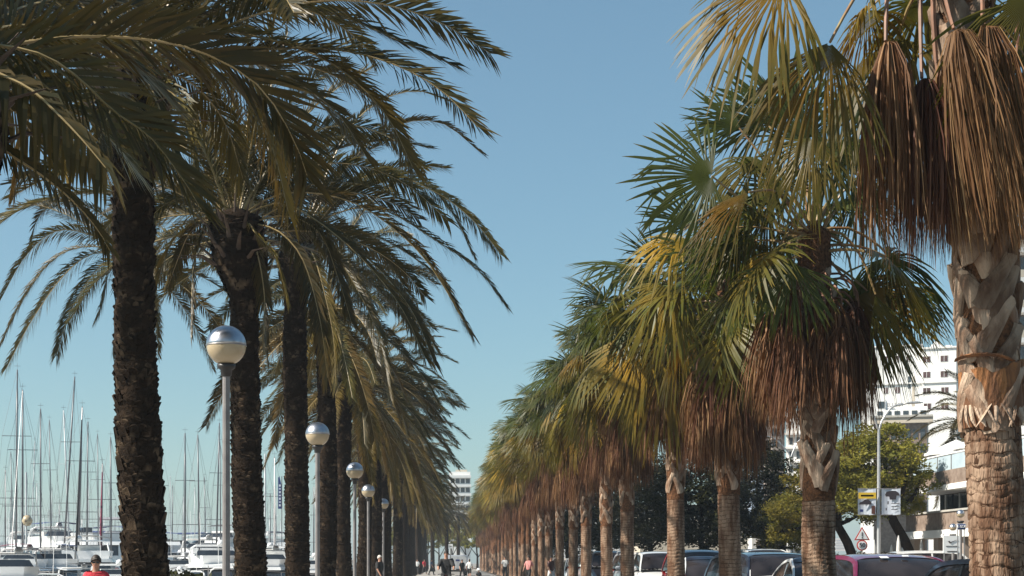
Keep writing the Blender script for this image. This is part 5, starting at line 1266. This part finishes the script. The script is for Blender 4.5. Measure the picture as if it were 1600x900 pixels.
def sailboat(px, pytop, Y, label, tilt=0, rz=0, cover='canvas_blue', mastm='mast', hullm='gelcoat', size='s', spreaders=(.38, .68), r0=.075, furl=None, stays=True):
    X = at_px(px, Y); t = thing('sailboat', label, 'sailboat', (X, Y, WZ), rz, 'sailing boats moored in the marina')
    Hm = EYE+(HY-pytop)*Y/F-WZ; L_ = 11 if size == 's' else 15; D = 1.15 if size == 's' else 1.5
    obj('hull', HULLS[size+hullm], t)
    mb = MB()
    o = 0; w_, hh = L_*.09, .5
    pr_ = [(-w_*.6, -L_*.22), (w_*.6, -L_*.22), (w_, -L_*.05), (w_, L_*.18), (-w_, L_*.18), (-w_, -L_*.05)]
    mb.prism([(x, y, D) for x, y in pr_], (0, 0, hh)); mb.build('cabin', 'gelcoat', t)
    for s in (-1, 1): MB().box((s*(w_+.005), L_*.06, D+hh*.55), (.02, L_*.17, .16)).build('cabin_window', 'boat_glass', t)
    mb = MB(); mb.tube([(-w_, L_*.17, D+hh), (-w_*.9, L_*.15, D+hh+.55), (0, L_*.13, D+hh+.68), (w_*.9, L_*.15, D+hh+.55), (w_, L_*.17, D+hh)], [.03]*5, 5)
    pts = [(-w_, D+.45), (-w_*.85, D+hh+.55), (0, D+hh+.66), (w_*.85, D+hh+.55), (w_, D+.45)]
    o = len(mb.v); mb.v += [(x, L_*.10, z-.18*(i in (1, 2, 3))) for i, (x, z) in enumerate(pts)]+[(x, L_*.20, z) for x, z in pts]
    for i in range(4): mb.f.append((o+i, o+i+1, o+i+6, o+i+5)); mb.m.append(0)
    mb.build('spray_hood', cover, t)
    ax = tilt; top = Vector((ax, 0, Hm)); foot = Vector((0, -L_*.06, D+hh))
    MB().tube([foot, foot.lerp(top+Vector((0, -L_*.06, 0)), .6), top+Vector((0, -L_*.06, 0))], [r0, r0*.95, r0*.6], 8).build('mast', mastm, t, smooth=True)
    MB().tube([(0, -L_*.05, D+1.5), (0, L_*.30, D+1.45)], .06, 6).build('boom', mastm, t)
    MB().tube([(0, -L_*.04, D+1.6), (0, L_*.1, D+1.62), (0, L_*.29, D+1.55)], [.12, .14, .07], 8, flat=1.3).build('sail_cover', cover, t, smooth=True)
    ts = [foot.lerp(top+Vector((0, -L_*.06, 0)), f_) for f_ in spreaders]
    wid = L_*.085
    for i, p in enumerate(ts): MB().tube([p-Vector((wid*(1-.25*i), 0, 0)), p, p+Vector((wid*(1-.25*i), 0, 0))], .022, 5).build('spreader', mastm, t)
    mb = MB(); tp_ = top+Vector((0, -L_*.06, 0))
    for s in (-1, 1):
        path = [Vector((s*L_*.14, -L_*.05, D))]+[p+Vector((s*wid*(1-.25*i), 0, 0)) for i, p in enumerate(ts)]+[tp_]
        mb.tube(path, .010, 3)
    mb.tube([tp_, (0, L_/2-.2, D)], .009, 3); mb.tube([tp_, (0, -L_/2-.1, D+.2)], .012 if not furl else .011, 3); mb.build('rigging', 'wire', t)
    if furl: MB().tube([(0, -L_/2+.2, D+.8), tp_.lerp(Vector((0, -L_/2, D+.2)), .08)], [.09, .03], 6).build('furled_sail', furl, t, smooth=True)
    MB().tube([tp_, tp_+Vector((0, 0, .45))], .008, 4).tube([tp_+Vector((-.2, 0, .25)), tp_+Vector((.2, 0, .25))], .012, 4).build('wind_vane', 'wire', t)
    return t
SB = [ # px, top, Y, tilt, rz, cover, mast, spreaders, furl, label
 (8, 735, 150, 0, .3, 'canvas_white', 'mast', None, 'sailboat with a short mast at the far left edge'),
 (16, 705, 170, .3, 2.9, 'canvas_blue', 'mast', None, 'sailboat with a thin leaning mast second from the left edge'),
 (26, 580, 110, .1, .2, 'canvas_blue', 'mast', None, 'tall masted sailboat near the left edge'),
 (33, 607, 105, 0, 3.3, 'canvas_maroon', 'mast', None, 'sailboat with a dark mast over the maroon cover at far left'),
 (20, 780, 210, 0, .5, 'canvas_grey', 'mast', None, 'far small sailboat between the left edge masts'),
 (46, 690, 180, .5, .4, 'canvas_white', 'mast_white', None, 'sailboat with a pale mast right of the dark pair at far left'),
 (67, 640, 120, 0, .0, 'canvas_black', 'mast', None, 'sailboat with a sturdy dark mast and black cover'),
 (76, 655, 150, .2, 3.0, 'canvas_grey', 'mast', None, 'sailboat whose thin mast stands just right of the sturdy dark one'),
 (92, 780, 220, 0, .3, 'canvas_white', 'mast', None, 'distant sailboat with a short thin mast in the gap of masts'),
 (99, 590, 118, .9, .1, 'canvas_white', 'mast', None, 'sailboat with the tallest leaning mast left of the nearest trunk'),
 (107, 640, 135, .6, 3.1, 'canvas_blue', 'mast_white', None, 'sailboat with a pale leaning mast beside the tallest one'),
 (122, 637, 112, .3, .2, 'canvas_black', 'mast', 'canvas_black', 'sailboat with a thick leaning mast and black furled sail'),
 (137, 660, 130, .1, .1, 'canvas_blue', 'mast', None, 'sailboat with double spreaders right of the thick leaning mast'),
 (149, 677, 150, .1, 2.9, 'canvas_white', 'mast', None, 'sailboat with a thin mast left of the red furled one'),
 (158, 725, 115, .1, .2, 'canvas_maroon', 'mast', 'canvas_maroon', 'sailboat with a dark red furled sail'),
 (169, 682, 120, .05, 3.0, 'canvas_grey', 'mast', None, 'sailboat with a dark mast just left of the nearest trunk'),
 (189, 780, 210, 0, .4, 'canvas_white', 'mast', None, 'distant sailboat almost hidden by the nearest trunk'),
 (252, 693, 160, 0, .2, 'canvas_white', 'mast', None, 'sailboat whose mast shows just right of the nearest trunk'),
 (290, 678, 118, 0, .1, 'canvas_grey', 'mast', None, 'sailboat with a dark grey cover left of the pair before the first lamp'),
 (308, 678, 125, .15, 3.0, 'canvas_grey', 'mast', None, 'sailboat with a dark grey cover left of the first lamp post'),
 (312, 805, 230, 0, .2, 'canvas_white', 'mast', None, 'distant sailboat with a short mast left of the first lamp post'),
 (335, 662, 130, .3, .3, 'canvas_blue', 'mast', None, 'sailboat with a dark mast touching the first lamp post on its left'),
 (341, 690, 150, .1, 2.9, 'canvas_white', 'mast', None, 'sailboat with a thinner mast behind the first lamp post'),
 (413, 710, 130, 0, .2, 'canvas_white', 'mast_white', None, 'sailboat with a pale mast right of the second date palm trunk'),
 (429, 715, 125, 0, .1, 'canvas_black', 'mast', None, 'sailboat with a dark mast beside the blue vertical banner'),
 (420, 770, 190, 0, 3.0, 'canvas_white', 'mast', None, 'distant sailboat between the second and third date palms'),
 (489, 760, 150, 0, .2, 'canvas_white', 'mast', None, 'sailboat whose mast shows left of the second lamp post'),
]
for i, (px, top, Y, tl, rz, cov, mm, fu, lab) in enumerate(SB): sailboat(px, top, Y, lab, tl, rz, cov, mm, 'gelcoat' if i % 5 else 'gelcoat_blue', 's' if Y > 115 else 'l', furl=fu, r0=.07 if Y < 140 else .06)
far = random.Random(77)
for i in range(26):
    px = [3, 12, 30, 41, 52, 60, 72, 84, 104, 113, 128, 143, 154, 164, 176, 183, 263, 272, 282, 298, 318, 326, 346, 417, 424, 434][i]
    sailboat(px, far.uniform(740, 815), far.uniform(190, 300), 'thin mast among the crowd of distant masts in the marina', far.uniform(-.2, .2), far.uniform(0, 6), far.choice(['canvas_black', 'canvas_blue', 'canvas_grey']), far.choice(['mast', 'mast_white']), 'gelcoat', 's', r0=.07)
for o in COL.objects:
    if o.get('label') == 'thin mast among the crowd of distant masts in the marina': o['group'] = 'distant crowd of masts'
def yacht(px, Y, label, L=12, rz=0, scale=1.0, fly=True, cover='canvas_black', dome=True, arch=True):
    t = thing('motor_yacht', label, 'motor yacht', (at_px(px, Y), Y, WZ), rz, 'motor yachts moored in the marina')
    s = scale; k = L/12*s
    m_ = MB(); hull(m_, 12*k, 4.1*k, 1.6*k); m_.build('hull', 'gelcoat', t, smooth=True)
    def blk(name, y0, y1, w0, w1, z0, z1, rake0, rake1, mm, parent=None):
        mb = MB(); v = []
        for z, a in ((z0, 0), (z1, 1)):
            w_ = w0 if a == 0 else w1
            ya, yb = y0+(rake0 if a else 0), y1-(rake1 if a else 0)
            v += [(-w_*.55, ya, z), (w_*.55, ya, z), (w_, ya+(yb-ya)*.22, z), (w_, yb, z), (-w_, yb, z), (-w_, ya+(yb-ya)*.22, z)]
        mb.v = [tuple(c*k for c in p) for p in v]; mb.quad_strip_ring(0, 6, 6); mb.f += [(6, 7, 8, 9, 10, 11), (5, 4, 3, 2, 1, 0)]; mb.m += [0, 0]
        return mb.build(name, mm, parent or t)
    blk('cabin_base', -3.0, 4.2, 1.6, 1.6, 1.6, 2.15, 0, 0, 'gelcoat'); blk('cabin_window', -2.75, 4.15, 1.55, 1.42, 2.15, 2.75, .7, .1, 'boat_glass'); blk('cabin_roof', -2.3, 4.6, 1.62, 1.5, 2.75, 2.95, .1, 0, 'gelcoat')
    for yy in (-.6, 1.2, 3.0):
        for s_ in (-1, 1): MB().box((s_*1.5*k, yy*k, 2.45*k), (.10*k, .16*k, .62*k)).build('window_post', 'gelcoat', t)
    if fly:
        blk('flybridge', -1.2, 3.6, 1.35, 1.45, 2.95, 3.45, -.2, 0, 'gelcoat'); blk('windshield', -1.3, -.3, 1.2, 1.0, 3.45, 3.75, .4, 0, 'boat_glass')
        MB().box((0, 2.0*k, 3.6*k), (1.6*k, .7*k, .35*k)).build('bench_seat', 'canvas_white', t)
    z0 = (3.45 if fly else 2.95)
    if arch:
        MB().tube([tuple(c*k for c in p) for p in ((-1.4, 3.2, z0-.2), (-1.25, 2.9, z0+.45), (-1.0, 2.8, z0+.6), (1.0, 2.8, z0+.6), (1.25, 2.9, z0+.45), (1.4, 3.2, z0-.2))], .06*k, 6).build('radar_arch', 'gelcoat', t)
        if cover:
            mb = MB(); n_ = 7
            for y_, dz in ((.2, -.05), (2.7, 0)):
                for i in range(n_): u = -1+2*i/(n_-1); mb.v.append((u*1.35*k, y_*k, (z0+.95-.14*u*u+dz)*k))
            for i in range(n_-1): mb.f.append((i, i+1, n_+i+1, n_+i)); mb.m.append(0)
            mb.build('bimini', cover, t)
            [MB().tube([(q*k, .3*k, z0*k), (q*k, .25*k, (z0+.8)*k)], .02, 5).build('bimini_pole', 'steel', t) for q in (-1.3, 1.3)]
    if dome: MB().lathe([(0, 0), (.20*k, .02*k), (.23*k, .12*k), (.17*k, .28*k), (0, .34*k)], 14).build('radar_dome', 'gelcoat', t, (.5*k, 2.8*k, (z0+.62)*k), smooth=True)
    MB().tube([(-.7*k, 2.8*k, (z0+.6)*k), (-.75*k, 3.0*k, (z0+2.6)*k)], .012, 4).build('antenna', 'gelcoat', t)
    mb = MB()
    for s_ in (-1, 1):
        pr_ = [(s_*1.7*k, 0*k, 2.45*k), (s_*1.5*k, -2.5*k, 2.55*k), (s_*.9*k, -4.6*k, 2.65*k), (0, -6.0*k, 2.7*k)]; mb.tube(catmull([Vector(p) for p in pr_], 10), .018, 4)
        for p in pr_[:3]: mb.tube([p, (p[0]*1.05, p[1], 1.65*k)], .014, 4)
    mb.build('bow_rail', 'steel', t)
    return t
YT = [
 (10, 60, 12, .25, .82, True, 'canvas_black', 'large white motor yacht cut by the left edge with a black bimini'),
 (62, 66, 10, 3.4, .85, False, 'canvas_black', 'white motor boat with a grey cover right of the edge yacht'),
 (84, 92, 13, .2, .85, True, 'canvas_blue', 'white flybridge yacht behind the sturdy dark mast'),
 (112, 84, 10, .1, .9, False, 'canvas_black', 'low white cruiser left of the man in red'),
 (36, 90, 11, .3, 1.0, True, 'canvas_maroon', 'white yacht with a maroon canvas near the left edge'),
 (181, 74, 10, .3, .85, True, None, 'white yacht between the man in red and the nearest trunk'),
 (140, 110, 13, 3.3, 1.0, True, 'canvas_white', 'white yacht behind the man in red'),
 (278, 100, 11, .1, .9, True, 'canvas_grey', 'white yacht with a grey bimini right of the nearest trunk'),
 (298, 86, 10, 3.2, .85, False, 'canvas_grey', 'white cruiser above the dark shrub'),
 (336, 92, 13, .2, .9, True, None, 'tall white yacht touching the first lamp post'),
 (318, 130, 13, .2, 1.1, True, 'canvas_white', 'far white yacht left of the first lamp post'),
 (355, 84, 10, .1, .9, False, 'canvas_white', 'white boat between the first lamp post and the second date palm'),
 (418, 96, 11, .1, 1.0, True, 'canvas_black', 'white yacht between the second and third date palm trunks'),
 (436, 120, 12, 3.2, 1.0, True, None, 'far white yacht left of the third date palm trunk'),
 (488, 110, 11, .2, .9, True, None, 'white yacht left of the second lamp post'),
 (524, 120, 11, .2, 1.0, True, None, 'white yacht right of the second lamp post'),
]
for px, Y, L_, rz, sc, fl, cv, lab in YT: yacht(px, Y, lab, L_, rz, sc, fl, cv, arch=True)
for i in range(22):
    px = [2, 22, 47, 55, 70, 88, 98, 118, 126, 134, 150, 158, 166, 174, 188, 266, 274, 290, 305, 326, 346, 428][i]
    o = yacht(px, far.uniform(150, 290), 'pale yacht in the crowded rows far across the marina', far.uniform(13, 22), far.uniform(0, 6.2), 1.0, True, far.choice(['canvas_black', 'canvas_white', 'canvas_grey', 'canvas_blue'])); o['group'] = 'distant rows of yachts'
# breakwater and trees closing the harbour
struct(MB().box((-420, 560, -.9), (817, 16, 2.6)).build('breakwater', 'quay'))
for k, px in enumerate([20, 75, 130, 262, 285, 330, 420]):
    Y = 330; tree('broadleaf_tree', at_px(px, Y), 552, 'small far tree on the breakwater, %s from the left' % ORD[k], [(0, 0, 6, 3, 2), (-2.5, 0, 5, 2.2, 1.6), (2.4, 0, 5, 2.2, 1.6)], 'pine_leaf', .6, 700, ((0, 0, 0), (0, 0, 2), (0, 0, 4)), .3, 120+k, yel=.2, group='trees on the breakwater').location.x = (px-VX)/F*552
# pole with cream round float, blue vertical banner
Y = 100; t = thing('buoy_pole', 'pale pole topped by a cream round float among the boats at far left', 'pole', (at_px(41, Y), Y, WZ))
z = EYE+(HY-814)*Y/F-WZ
MB().tube([(0, 0, -1), (0, 0, z+3)], .06, 8).build('pole', 'mast_white', t); MB().lathe([(0, -.32), (.2, -.28), (.34, 0), (.22, .3), (0, .36)], 14).build('float', 'globe', t, (.08, -.05, z), smooth=True); MB().box((.06, -.36, z), (.12, .03, .12)).build('mark', 'print_dark', t)
Y = 118; q = Y/F; t = thing('vertical_banner', 'tall narrow blue banner hanging left of the third date palm trunk', 'banner', (at_px(437.5, Y), Y, 0))
zt_, zb_ = EYE+(HY-744)*q, EYE+(HY-795)*q
mb = MB(); mb.prism([(-.14, 0, zb_), (.12, 0, zb_), (.12, 0, zt_-.7), (-.04, 0, zt_), (-.14, 0, zt_-.1)], (0, .03, 0)); mb.build('fabric', 'sign_blue', t)
for i in range(7): MB().box((-.01, -.012, zb_+.25+i*.24), (.13, .01, .10 if i % 2 else .15)).build('letter_mark', 'sign_grey', t)
MB().tube([(.13, .02, WZ), (.13, .02, zt_)], .03, 6).build('pole', 'mast', t)

# ------------------------------------------------------------------ the air
hm = bpy.data.materials.new('haze'); hm.use_nodes = True; nt = hm.node_tree; nt.nodes.remove(nt.nodes['Principled BSDF'])
pv = nt.nodes.new('ShaderNodeVolumePrincipled'); pv.inputs['Color'].default_value = (.80, .90, 1.0, 1); pv.inputs['Density'].default_value = .00038; pv.inputs['Anisotropy'].default_value = .2
nt.links.new(pv.outputs[0], nt.nodes['Material Output'].inputs['Volume']); MATS['haze'] = hm
MB().box((-11, 950, 17), (4010, 2010, 41)).build('haze', 'haze', kind='stuff')
